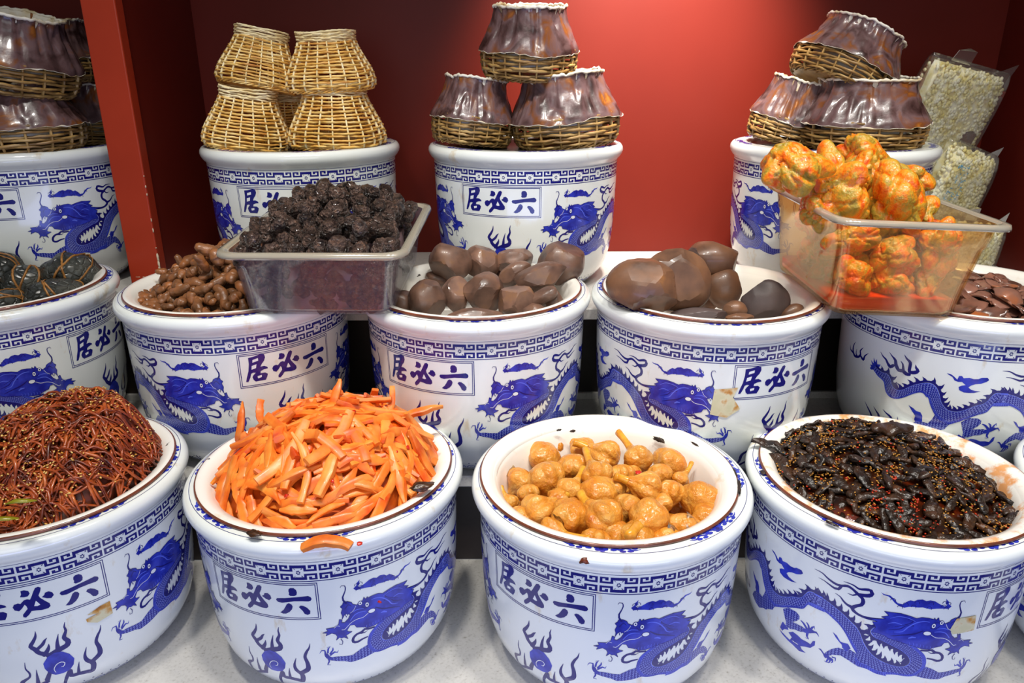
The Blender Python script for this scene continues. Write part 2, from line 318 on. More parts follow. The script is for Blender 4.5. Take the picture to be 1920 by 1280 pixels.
# ------------------------------------------------------------------ the porcelain jars and their painted dragons
DEC = json.loads(r'''{"body":[[[[-1452,-993],[-1429,-1034],[-1404,-1048],[-1380,-1043],[-1362,-1089],[-1352,-1153],[-1342,-1217],[-1325,-1257],[-1304,-1251],[-1281,-1207],[-1260,-1140],[-1235,-1078],[-1207,-1025],[-1182,-998],[-1163,-998],[-1143,-1042],[-1127,-1124],[-1117,-1213],[-1107,-1286],[-1092,-1348],[-1074,-1391]],[[-1462,-1059],[-1446,-1100],[-1429,-1140],[-1402,-1175],[-1388,-1211],[-1379,-1307],[-1366,-1383],[-1344,-1425],[-1313,-1419],[-1278,-1355],[-1246,-1267],[-1217,-1201],[-1195,-1186],[-1178,-1237],[-1169,-1242],[-1156,-1345],[-1142,-1431],[-1125,-1516],[-1099,-1593],[-1057,-1636]]],[[[-1074,-1391],[-1050,-1398],[-1023,-1373],[-995,-1316],[-965,-1244],[-929,-1181],[-898,-1014],[-866,-995],[-834,-997],[-875,-1008],[-842,-1008],[-810,-1034],[-777,-1080],[-749,-1128],[-721,-1193],[-697,-1253],[-679,-1340]],[[-1057,-1636],[-1032,-1584],[-1014,-1547],[-982,-1472],[-947,-1398],[-912,-1335],[-890,-1211],[-852,-1198],[-820,-1209],[-901,-1224],[-876,-1201],[-847,-1192],[-814,-1210],[-786,-1254],[-761,-1307],[-739,-1384],[-721,-1469],[-702,-1571],[-679,-1681]]],[[[-679,-1340],[-664,-1449],[-645,-1539],[-620,-1624],[-585,-1687],[-547,-1720],[-541,-1725],[-516,-1725],[-497,-1706]],[[-679,-1681],[-681,-1817],[-663,-1887],[-634,-1889],[-595,-1930],[-554,-1931],[-570,-1921],[-529,-1883],[-500,-1882],[-471,-1880],[-447,-1856]]],[[[-497,-1706],[-485,-1658],[-484,-1596],[-493,-1536],[-510,-1482],[-531,-1436],[-555,-1402],[-578,-1373],[-599,-1346],[-616,-1336],[-633,-1311],[-645,-1253],[-641,-1196],[-628,-1146],[-612,-1128]],[[-447,-1856],[-431,-1782],[-421,-1710],[-421,-1614],[-428,-1524],[-440,-1464],[-458,-1406],[-484,-1341],[-514,-1295],[-542,-1278],[-576,-1263],[-587,-1255],[-592,-1249],[-597,-1222],[-592,-1185],[-596,-1159]]]],"head":[[-613,-880],[-590,-874],[-556,-862],[-523,-880],[-497,-905],[-479,-879],[-454,-882],[-434,-897],[-434,-873],[-426,-906],[-419,-867],[-414,-914],[-397,-924],[-390,-962],[-373,-932],[-369,-898],[-353,-870],[-337,-874],[-334,-906],[-324,-937],[-332,-971],[-325,-1035],[-329,-1085],[-327,-1143],[-336,-1087],[-341,-1071],[-344,-1122],[-352,-1074],[-360,-1093],[-350,-1156],[-335,-1202],[-324,-1192],[-327,-1151],[-316,-1136],[-311,-1215],[-293,-1254],[-261,-1261],[-267,-1303],[-245,-1328],[-263,-1337],[-257,-1379],[-281,-1346],[-296,-1373],[-302,-1416],[-296,-1475],[-310,-1434],[-317,-1452],[-328,-1446],[-343,-1484],[-336,-1422],[-362,-1378],[-346,-1365],[-342,-1339],[-356,-1266],[-373,-1272],[-381,-1325],[-412,-1354],[-425,-1385],[-452,-1382],[-490,-1345],[-534,-1314],[-583,-1285],[-594,-1259],[-620,-1248],[-643,-1253],[-631,-1156],[-646,-1085],[-628,-1068],[-660,-1047],[-628,-1022],[-603,-989],[-619,-977],[-594,-932]],"eyes":[[[-430,-999],[-423,-996],[-431,-964]],[[-403,-947],[-396,-945],[-403,-918]],[[-447,-1123],[-433,-1123],[-447,-1093]]],"whites":[[[-433,-1139,7],[-411,-1185,7],[-384,-1191,7],[-361,-1226,7],[-344,-1280,7],[-332,-1320,7],[-321,-1314,7]],[[-345,-1072,16],[-347,-1109,8]],[[-385,-969,5],[-375,-1031,5],[-361,-1068,5]],[[-316,-1249,5],[-303,-1230,7],[-293,-1266,5]]],"lights":[[[-588,-969,5],[-560,-914,10],[-522,-921,10],[-498,-956,5]],[[-565,-1168,7],[-537,-1139,13],[-519,-1052,16],[-493,-969,16],[-466,-938,13],[-448,-945,7]],[[-592,-1055,5],[-568,-1019,13],[-543,-1035,7]],[[-511,-1231,16],[-498,-1205,29],[-484,-1205,13]],[[-422,-1098,7],[-400,-1089,13],[-377,-1114,13],[-358,-1191,10]],[[-415,-1045,7],[-388,-1035,13],[-370,-1062,8]],[[-502,-1292,5],[-500,-1322,5],[-502,-1357,3]],[[-488,-1297,5],[-486,-1327,5],[-489,-1359,3]],[[-475,-1303,5],[-473,-1333,5],[-476,-1361,3]],[[-462,-1309,5],[-460,-1339,5],[-463,-1364,3]],[[-449,-1316,5],[-447,-1345,5],[-450,-1367,3]],[[-436,-1323,5],[-434,-1352,5],[-437,-1371,3]],[[-423,-1330,5],[-421,-1360,5],[-424,-1375,3]],[[-411,-1338,5],[-409,-1368,5],[-411,-1379,3]]],"darks":[[[-579,-920,5],[-541,-917,13],[-507,-945,16],[-520,-1003,10],[-567,-1085,7]],[[-574,-1243,7],[-536,-1197,16],[-494,-1152,23],[-463,-1085,13]],[[-442,-1033,7],[-421,-1048,10],[-407,-1001,8]],[[-430,-953,7],[-412,-946,10],[-392,-987,8]],[[-585,-1150,7],[-547,-1104,13],[-529,-1042,10],[-501,-1024,16]],[[-368,-963,7],[-356,-927,13],[-341,-989,13]]],"whisk":[[[-331,-634,5],[-336,-608,8],[-348,-615,11],[-351,-667,13],[-345,-730,15],[-337,-793,20],[-338,-842,23],[-348,-893,29]],[[-314,-1469,10],[-321,-1513,10],[-317,-1564,8],[-308,-1562,7],[-309,-1533,5]]],"cloud":[[-637,-609],[-624,-626],[-604,-626],[-589,-664],[-573,-718],[-554,-721],[-545,-674],[-532,-641],[-520,-650],[-509,-619],[-491,-606],[-477,-626],[-464,-608],[-446,-619],[-433,-646],[-419,-672],[-405,-691],[-399,-665],[-409,-636],[-405,-619],[-409,-572],[-394,-623],[-395,-648],[-381,-691],[-391,-730],[-409,-725],[-435,-731],[-457,-745],[-484,-727],[-502,-737],[-516,-737],[-532,-744],[-548,-769],[-565,-761],[-583,-725],[-598,-671],[-609,-646],[-627,-639]],"cloudb":[[[-1112,-771],[-1094,-775],[-1077,-810],[-1064,-848],[-1060,-783],[-1048,-776],[-1039,-809],[-1017,-789],[-998,-802],[-979,-793],[-966,-764],[-943,-755],[-934,-791],[-943,-825],[-964,-864],[-986,-882],[-1003,-914],[-1012,-951],[-999,-983],[-979,-996],[-958,-995],[-985,-1031],[-1007,-1042],[-1026,-1045],[-1047,-1018],[-1052,-966],[-1040,-935],[-1025,-919],[-1043,-874],[-1058,-883],[-1074,-870],[-1086,-816],[-1101,-795]],[[-973,-1899],[-950,-1833],[-925,-1840],[-906,-1864],[-882,-1856],[-864,-1862],[-855,-1783],[-845,-1762],[-845,-1842],[-863,-1928],[-885,-1957],[-909,-2000],[-903,-2050],[-883,-2078],[-917,-2125],[-949,-2081],[-976,-2065],[-1004,-2026],[-1025,-1972],[-996,-1992],[-964,-2020],[-954,-1945]]],"flames":[[[-609,-1024,39],[-653,-1051,36],[-684,-1053,28],[-710,-1028,31],[-725,-979,41],[-711,-920,36],[-695,-882,36],[-691,-822,39],[-698,-771,34],[-715,-734,36],[-731,-696,28],[-754,-669,31],[-778,-700,26],[-800,-706,28],[-828,-677,21],[-857,-630,13],[-888,-626,4]],[[-715,-734,26],[-695,-729,39],[-675,-710,44],[-665,-667,39],[-672,-623,34],[-689,-630,31],[-712,-653,23],[-734,-625,16],[-756,-619,10],[-772,-622,4]],[[-725,-965,39],[-746,-950,26],[-762,-913,21],[-774,-872,13],[-796,-846,4]],[[-777,-707,28],[-786,-768,31],[-801,-777,26],[-821,-757,18],[-845,-732,10],[-867,-727,4]],[[-715,-734,21],[-731,-780,16],[-751,-773,4]],[[-452,-1410,22],[-429,-1410,24],[-413,-1395,26],[-399,-1432,30],[-380,-1445,26],[-364,-1497,30],[-363,-1561,30],[-380,-1579,28],[-400,-1553,22],[-424,-1537,16]],[[-398,-1445,24],[-412,-1452,12],[-425,-1432,4]],[[-581,-2439,24],[-607,-2762,30],[-602,-2820,30],[-644,-2841,22],[-693,-2869,22],[-749,-2876,16],[-814,-2904,11],[-878,-2956,4]],[[-651,-2862,19],[-693,-2887,16],[-731,-2851,4]],[[-1434,-709,4],[-1418,-766,17],[-1397,-808,28],[-1385,-861,34],[-1369,-903,48],[-1355,-865,40]],[[-1385,-663,4],[-1369,-711,17],[-1349,-763,37],[-1341,-842,48],[-1324,-913,48],[-1304,-905,48],[-1286,-938,51],[-1270,-936,37]],[[-1322,-748,4],[-1309,-794,23],[-1302,-889,37]],[[-1309,-626,4],[-1296,-679,23],[-1276,-731,40],[-1274,-816,40],[-1272,-887,43],[-1249,-879,48],[-1235,-837,45],[-1246,-788,28],[-1250,-741,4]],[[-1617,-744,4],[-1631,-838,23],[-1629,-929,34],[-1608,-995,37],[-1575,-970,34],[-1562,-907,31],[-1568,-854,26],[-1547,-766,4]],[[-1667,-858,4],[-1656,-931,20],[-1627,-957,28]],[[-1598,-852,4],[-1600,-939,20],[-1590,-973,28]],[[-1564,-925,28],[-1537,-977,37],[-1529,-898,23],[-1506,-824,4]],[[-1489,-1696,4],[-1466,-1784,20],[-1447,-1854,28],[-1428,-1941,37],[-1400,-1967,37]],[[-1430,-1709,4],[-1412,-1773,20],[-1395,-1830,37],[-1391,-1938,43]],[[-1374,-1690,4],[-1354,-1735,20],[-1329,-1775,34],[-1313,-1850,37],[-1287,-1848,40],[-1289,-1803,23],[-1293,-1729,4]],[[-1368,-1825,4],[-1361,-1880,20],[-1353,-1902,23]]],"legs":[[[-1124,-1498],[-1135,-1608],[-1148,-1689],[-1175,-1689],[-1205,-1721],[-1230,-1796],[-1247,-1895],[-1211,-1951],[-1175,-1958],[-1139,-1871],[-1119,-1852],[-1101,-1793],[-1072,-1733],[-1057,-1636]],[[-1009,-1561],[-998,-1673],[-990,-1736],[-989,-1822],[-965,-1817],[-940,-1770],[-916,-1752],[-895,-1710],[-889,-1648],[-908,-1638],[-932,-1647],[-955,-1666],[-935,-1597],[-924,-1544],[-925,-1490],[-942,-1457],[-982,-1472]],[[-679,-1681],[-703,-1649],[-724,-1685],[-750,-1688],[-775,-1762],[-789,-1825],[-801,-1894],[-803,-1953],[-786,-1917],[-768,-1855],[-738,-1808],[-706,-1841],[-667,-1893],[-634,-1889],[-659,-1730]],[[-420,-1682],[-390,-1721],[-356,-1794],[-328,-1789],[-296,-1769],[-269,-1766],[-250,-1808],[-266,-1826],[-288,-1850],[-320,-1876],[-346,-1920],[-381,-1914],[-414,-1893],[-452,-1858],[-435,-1769]]],"tufts":[[[-987,-1821],[-1006,-1784],[-1013,-1837],[-1021,-1926],[-1006,-1951],[-995,-1892],[-973,-1856],[-977,-1824]],[[-781,-1467],[-763,-1499],[-747,-1570],[-735,-1575],[-717,-1562],[-704,-1624],[-719,-1703],[-736,-1662],[-739,-1616],[-754,-1575],[-767,-1532]],[[-1249,-1459],[-1223,-1493],[-1210,-1524],[-1190,-1527],[-1178,-1583],[-1175,-1689],[-1205,-1729],[-1213,-1682],[-1210,-1616],[-1229,-1544]],[[-1484,-1063],[-1477,-1032],[-1485,-996],[-1471,-994],[-1484,-911],[-1465,-956],[-1468,-853],[-1455,-921],[-1449,-854],[-1442,-943],[-1422,-927],[-1429,-988],[-1447,-995],[-1459,-1063],[-1474,-1082]]],"claws":[[[-896,-1685,63],[-875,-1644,69],[-860,-1615,47]],[[-883,-1638,41],[-903,-1569,31],[-918,-1549,13]],[[-876,-1619,31],[-881,-1554,28],[-891,-1524,16]],[[-872,-1627,31],[-864,-1558,28],[-856,-1524,22],[-852,-1564,6]],[[-863,-1633,38],[-844,-1604,28],[-832,-1653,6]],[[-881,-1672,38],[-883,-1758,31],[-874,-1793,13],[-890,-1795,6]],[[-794,-1908,52],[-781,-1943,60],[-769,-1946,47]],[[-795,-1954,31],[-807,-1898,21],[-819,-1860,23],[-827,-1860,8]],[[-784,-1968,26],[-791,-2041,18],[-799,-2030,5]],[[-774,-1966,23],[-779,-2029,18],[-789,-2040,5]],[[-767,-1934,23],[-764,-1981,18],[-771,-2019,5]],[[-767,-1897,23],[-755,-1892,21],[-755,-1954,6]],[[-269,-1793,41],[-255,-1762,57],[-249,-1711,51]],[[-266,-1726,26],[-284,-1679,26],[-295,-1693,14],[-300,-1656,4]],[[-265,-1699,22],[-278,-1635,22],[-279,-1594,10]],[[-256,-1678,24],[-260,-1606,22],[-269,-1568,8],[-255,-1584,5]],[[-245,-1701,24],[-245,-1632,22],[-232,-1630,14],[-223,-1680,4]],[[-257,-1774,26],[-257,-1844,22],[-249,-1900,14],[-263,-1910,4]]],"pearl":[[13,-1881],[-44,-1826],[-22,-1727],[5,-1681],[33,-1695],[56,-1772],[69,-1878],[61,-1978],[43,-2058],[16,-2089],[-14,-2084],[-33,-2016],[-44,-1921]],"swirl":[[-9,-2031,8],[-12,-1962,9],[2,-1892,11],[20,-1871,11],[32,-1903,11],[24,-1957,11],[16,-1954,7]],"pflames":[[[-23,-1672,54],[-45,-1622,46],[-56,-1546,46],[-68,-1491,38],[-53,-1413,32],[-41,-1339,22],[-37,-1259,4]],[[-48,-1555,32],[-25,-1495,32],[-15,-1442,22],[-4,-1407,4]],[[-29,-1678,46],[-10,-1586,32],[-4,-1510,4]],[[-11,-1716,68],[21,-1658,59],[56,-1614,54],[63,-1548,46],[53,-1476,38],[65,-1375,24],[63,-1307,16],[69,-1236,4]],[[22,-1648,46],[26,-1520,27],[37,-1392,4]],[[-52,-2183,41],[-89,-2240,41],[-151,-2375,43],[-151,-2227,38],[-146,-2113,41],[-110,-2023,22],[-104,-1945,19],[-112,-1861,14],[-107,-1741,4]],[[-90,-2185,41],[-81,-2032,22],[-75,-1904,4]],[[-51,-2145,49],[-31,-2003,35],[-34,-1967,14]],[[41,-2084,46],[41,-2189,49],[69,-2202,46],[105,-2229,54],[123,-2246,54],[132,-2100,51],[112,-1991,41],[108,-1898,27],[121,-1761,4]],[[136,-2040,54],[164,-1963,51],[166,-1848,41],[160,-1736,32],[170,-1642,27],[183,-1570,16],[189,-1493,4]],[[70,-2190,35],[74,-2081,22],[82,-1966,4]],[[41,-2084,46],[18,-2224,35],[-4,-2421,30]]],"glyph":[[[132,-635],[134,-601],[141,-583],[154,-583],[163,-612],[165,-651],[162,-692],[153,-708],[137,-709],[131,-686],[134,-663]],[[76,-783],[81,-758],[93,-754],[116,-747],[149,-731],[182,-719],[206,-710],[216,-732],[219,-760],[214,-789],[206,-797],[181,-791],[149,-793],[119,-811],[99,-826],[82,-815]],[[118,-843],[127,-827],[137,-845],[141,-878],[136,-925],[125,-968],[110,-998],[98,-1002],[86,-986],[101,-941],[109,-898]],[[165,-885],[172,-861],[183,-865],[197,-898],[208,-949],[206,-996],[196,-1014],[185,-997],[178,-946]],[[-47,-598],[-35,-596],[-22,-618],[-19,-661],[-28,-699],[-41,-700],[-54,-688],[-48,-650]],[[2,-599],[13,-588],[21,-612],[17,-659],[7,-722],[10,-760],[23,-823],[36,-880],[37,-925],[28,-950],[6,-953],[-12,-940],[-29,-933],[-40,-980],[-53,-1015],[-62,-1001],[-61,-965],[-50,-923],[-40,-887],[-41,-847],[-46,-815],[-59,-870],[-70,-899],[-84,-876],[-88,-827],[-81,-787],[-67,-777],[-59,-792],[-44,-745],[-33,-740],[-24,-756],[-17,-717],[-6,-643]],[[16,-759],[26,-735],[30,-704],[43,-697],[54,-728],[57,-773],[46,-810],[32,-795]],[[-195,-581],[-170,-570],[-137,-543],[-119,-555],[-116,-610],[-123,-667],[-135,-712],[-143,-758],[-125,-756],[-111,-780],[-108,-807],[-127,-813],[-144,-835],[-146,-872],[-124,-872],[-112,-903],[-116,-947],[-125,-1001],[-151,-1000],[-173,-1002],[-182,-969],[-186,-918],[-179,-883],[-168,-850],[-180,-843],[-190,-857],[-196,-922],[-207,-992],[-218,-990],[-212,-913],[-201,-808],[-195,-686]]],"glyphw":[[[-6,-791],[1,-834],[5,-867],[-5,-874],[-16,-865]],[[-176,-625],[-150,-604],[-150,-648],[-178,-671]],[[-183,-725],[-160,-705],[-164,-770],[-186,-789]],[[-162,-915],[-141,-903],[-142,-940],[-160,-955]]]}''')
R0 = 0.186
PROF = [(-.27, .136), (-.262, .146), (-.245, .162), (-.225, .173), (-.2, .180), (-.16, .1845), (-.12, .1865), (-.03, .189), (-.018, .1893)]
def rz(z):
    if z <= PROF[0][0]: return PROF[0][1]
    for (a, b), (c, d) in zip(PROF, PROF[1:]):
        if z <= c: return b + (d - b) * (z - a) / (c - a)
    return PROF[-1][1]
class Skin:
    """flat shapes in (metres round the wall, height) wrapped onto the jar wall as part of the jar's own mesh"""
    def __init__(s, bm):
        s.bm = bm; s.uv = bm.loops.layers.uv.new('UVMap'); s.n = 0
    def P(s, x, z, off):
        a = x / R0; r = rz(z) + off
        return (r * math.sin(a), -r * math.cos(a), z)
    def face(s, vs, pts, mat, uvs):
        try: f = s.bm.faces.new(vs)
        except ValueError: return
        f.material_index = mat; f.smooth = True
        for l, q in zip(f.loops, uvs): l[s.uv].uv = q
    def fill(s, pts, mat, layer, step=0.006, mapper=None):
        s.n += 1; off = 0.00016 + 0.00005 * layer + 0.0000002 * (s.n % 97)
        n = len(pts); B = []
        for i in range(n):
            a, b = Vector(pts[i]), Vector(pts[(i + 1) % n]); k = max(1, int((b - a).length / step + 0.999))
            for j in range(k): B.append(a.lerp(b, j / k))
        xs = [p.x for p in B]; ys = [p.y for p in B]; G = []
        x = min(xs) + step * 0.53
        while x < max(xs):
            y = min(ys) + step * 0.47
            while y < max(ys):
                ins = False
                for i in range(len(B)):
                    p, q = B[i - 1], B[i]
                    if (p.y > y) != (q.y > y) and x < (q.x - p.x) * (y - p.y) / (q.y - p.y) + p.x: ins = not ins
                if ins and min((Vector((x, y)) - p).length for p in B) > step * 0.35: G.append(Vector((x, y)))
                y += step
            x += step
        m = len(B)
        r = delaunay_2d_cdt(B + G, [(i, (i + 1) % m) for i in range(m)], [list(range(m))], 1, 1e-6)
        V = [s.bm.verts.new((mapper or s.P)(p.x, p.y, off)) for p in r[0]]
        for f in r[2]:
            q = [r[0][i] for i in f]
            ar = sum(q[i - 1].x * q[i].y - q[i].x * q[i - 1].y for i in range(len(q)))
            if ar < 0: f = f[::-1]; q = q[::-1]
            s.face([V[i] for i in f], None, mat, [(p.x, p.y) for p in q])
    def strip(s, A, B, mat, layer, uv=None):
        """quads between two polylines of equal length"""
        s.n += 1; off = 0.00016 + 0.00005 * layer + 0.0000002 * (s.n % 97); u = 0; rows = []
        for i, (a, b) in enumerate(zip(A, B)):
            if i: u += ((Vector(a) + Vector(b)) / 2 - (Vector(A[i - 1]) + Vector(B[i - 1])) / 2).length
            wd = (Vector(a) - Vector(b)).length; k = 4 if wd > 0.006 else 1
            rows.append((u, wd, Vector(a), Vector(b)))
        k = 4 if max(r[1] for r in rows) > 0.006 else 1
        R = []
        for u, wd, a, b in rows:
            R.append([(s.bm.verts.new(s.P(*a.lerp(b, j / k), off)), (u, wd * (j / k - 0.5))) for j in range(k + 1)])
        for p, q in zip(R, R[1:]):
            for j in range(k):
                vs = [p[j], p[j + 1], q[j + 1], q[j]]
                c = [v[0].co for v in vs]
                nrm = (c[1] - c[0]).cross(c[3] - c[0]); mid = (c[0] + c[2]) / 2
                if nrm.dot(Vector((mid.x, mid.y, 0))) < 0: vs = vs[::-1]
                s.face([v[0] for v in vs], None, mat, [v[1] for v in vs])
    def stroke(s, pts, mat, layer, step=0.0025):
        """pts = (x, z, width)"""
        P = spline(pts, step); A = []; B = []
        for i, p in enumerate(P):
            t = Vector(P[min(i + 1, len(P) - 1)][:2]) - Vector(P[max(i - 1, 0)][:2])
            if t.length < 1e-9: t = Vector((1, 0))
            t.normalize(); nrm = Vector((-t.y, t.x)) * p[2] / 2; c = Vector(p[:2])
            A.append(c + nrm); B.append(c - nrm)
        s.strip(A, B, mat, layer)
        for p in (P[0], P[-1]):
            if p[2] > 0.002: s.fill([(p[0] + p[2] / 2 * math.cos(a * PI / 5), p[1] + p[2] / 2 * math.sin(a * PI / 5)) for a in range(10)], mat, layer)
    def hline(s, x0, x1, z0, z1, mat, layer):
        n = max(1, int(abs(x1 - x0) / 0.006 + 1))
        s.strip([(x0 + (x1 - x0) * i / n, z0) for i in range(n + 1)], [(x0 + (x1 - x0) * i / n, z1) for i in range(n + 1)], mat, layer)
def spline(pts, step):
    pts = [tuple(p) for p in pts]; out = []
    for i in range(len(pts) - 1):
        p0, p1, p2, p3 = pts[max(i - 1, 0)], pts[i], pts[i + 1], pts[min(i + 2, len(pts) - 1)]
        L = math.dist(p1[:2], p2[:2]); n = max(1, int(L / step))
        for j in range(n):
            t = j / n
            out.append(tuple(0.5 * (2 * b + (c - a) * t + (2 * a - 5 * b + 4 * c - d) * t * t + (3 * b - a - 3 * c + d) * t ** 3) for a, b, c, d in zip(p0, p1, p2, p3)))
    out.append(pts[-1]); return [p[:2] + (max(p[2], 0.0003),) if len(p) > 2 else p for p in out]
def resample(P, n):
    P = [Vector(p) for p in P]; L = [0]
    for a, b in zip(P, P[1:]): L.append(L[-1] + (b - a).length)
    out = []; j = 0
    for i in range(n):
        d = L[-1] * i / (n - 1)
        while j < len(P) - 2 and L[j + 1] < d: j += 1
        out.append(P[j].lerp(P[j + 1], (d - L[j]) / max(1e-9, L[j + 1] - L[j])))
    return out
NAVY, BLUE, LIGHT, WHITE, SCALE, PORC = 1, 2, 3, 4, 5, 0
def draw_dragon(S, sg):
    """sg = 1: the dragon left of the name plate, facing right; -1: its mirror image"""
    X = lambda p: (sg * math.radians(p[0] / 10) * R0, p[1] / 10000) + ((p[2] / 10000,) if len(p) > 2 else ())
    Q = lambda L: [X(p) for p in L]
    for p in DEC['flames']: S.stroke([(a, b, c * 1.25) for a, b, c in Q(p)], NAVY, 0)
    for p in DEC['cloudb'] + [DEC['cloud']]: S.fill(Q(p), BLUE, 0)
    cl = Q(DEC['cloud'])
    for i in range(3, len(cl) - 2, 3):           # curls in the cloud
        c = (cl[i][0] * 0.8 + cl[-i][0] * 0.2, cl[i][1] * 0.75 + cl[-i][1] * 0.25)
        S.stroke([(c[0] + 0.003 * math.cos(a), c[1] - 0.002 + 0.003 * math.sin(a), 0.0008) for a in (3.4, 2.4, 1.4, 0.4, -0.5)], NAVY, 1, 0.0015)
    for p in DEC['legs']: S.fill(Q(p), SCALE, 1)
    for p in DEC['tufts']: S.fill(Q(p), BLUE, 2)
    for p in DEC['claws']: S.stroke(Q(p), BLUE, 2)
    A = []; B = []
    for a, b in DEC['body']:
        a, b = Q(a), Q(b); n = max(12, int(max(len(a), len(b)) * 3.2))
        a = resample([q[:2] for q in spline([p + (0,) for p in a], 0.002)], n); b = resample([q[:2] for q in spline([p + (0,) for p in b], 0.002)], n)
        A += a[1 if A else 0:]; B += b[1 if B else 0:]
    S.strip(A, B, SCALE, 3)
    lerp = lambda P, Q2, t: [p.lerp(q, t) for p, q in zip(P, Q2)]
    S.strip(lerp(A, B, 0.82), B, BLUE, 4)
    S.strip(lerp(A, B, 0.80), lerp(A, B, 0.815), LIGHT, 5)
    for i in range(2, len(A) - 2, 1):            # belly plates
        p, q = A[i].lerp(B[i], 0.83), B[i]; t = (B[i + 1] - B[i]).normalized() * 0.0005
        S.strip([p, q], [p + t, q + t], LIGHT, 5)
    # crest: dark mane along the back with curling tips, and a pale line beneath it
    nrm = []
    for i in range(len(A)):
        t = (A[min(i + 1, len(A) - 1)] - A[max(i - 1, 0)]).normalized(); v = Vector((-t.y, t.x))
        nrm.append((v if v.dot(A[i] - B[i]) > 0 else -v, t))
    O = [A[i] + nrm[i][0] * 0.0042 for i in range(len(A))]
    S.strip(O, lerp(A, B, -0.02), NAVY, 2)
    d = 0; last = 0
    for i in range(3, len(A) - 3):
        d += (A[i] - A[i - 1]).length
        if d - last > 0.0075:
            last = d; n, t = nrm[i]; h = 0.0075 + 0.0025 * ((i * 7) % 3) / 2
            if i > len(A) * 0.72: h *= 0.8
            b0 = A[i] + n * 0.0035
            S.fill([b0 + t * 0.0036, b0 + n * h * 0.5 + t * 0.0012, b0 + n * h - t * 0.0034, b0 + n * h * 0.45 - t * 0.0022, b0 - t * 0.004], NAVY, 2, 0.01)
    S.strip(A, lerp(A, B, 0.045), LIGHT, 5)
    S.fill(Q(DEC['head']), BLUE, 6)
    for p in DEC['darks']: S.stroke(Q(p), NAVY, 7)
    for p in DEC['lights']: S.stroke(Q(p), LIGHT, 8)
    for p in DEC['whites']: S.stroke(Q(p), WHITE, 9)
    for p in DEC['whisk']: S.stroke(Q(p), NAVY, 7)
    for k, (c, ex, ey) in enumerate(DEC['eyes']):
        c, ex, ey = X(c), X(ex), X(ey); rx = abs(ex[0] - c[0]); ry = abs(ey[1] - c[1])
        E = lambda s: [(c[0] + rx * s * math.cos(a * PI / 8), c[1] + ry * s * math.sin(a * PI / 8)) for a in range(16)]
        S.fill(E(1.25), NAVY, 9); S.fill(E(1.0), WHITE, 10)
        if k < 2: S.fill(E(0.45), NAVY, 11)
    hd = Q(DEC['head'])
    for i in range(len(hd)): # dark outline of the head
        a, b = hd[i], hd[(i + 1) % len(hd)]
        if math.dist(a, b) > 1e-5: S.stroke([a + (0.0007,), b + (0.0007,)], NAVY, 8, 0.004)
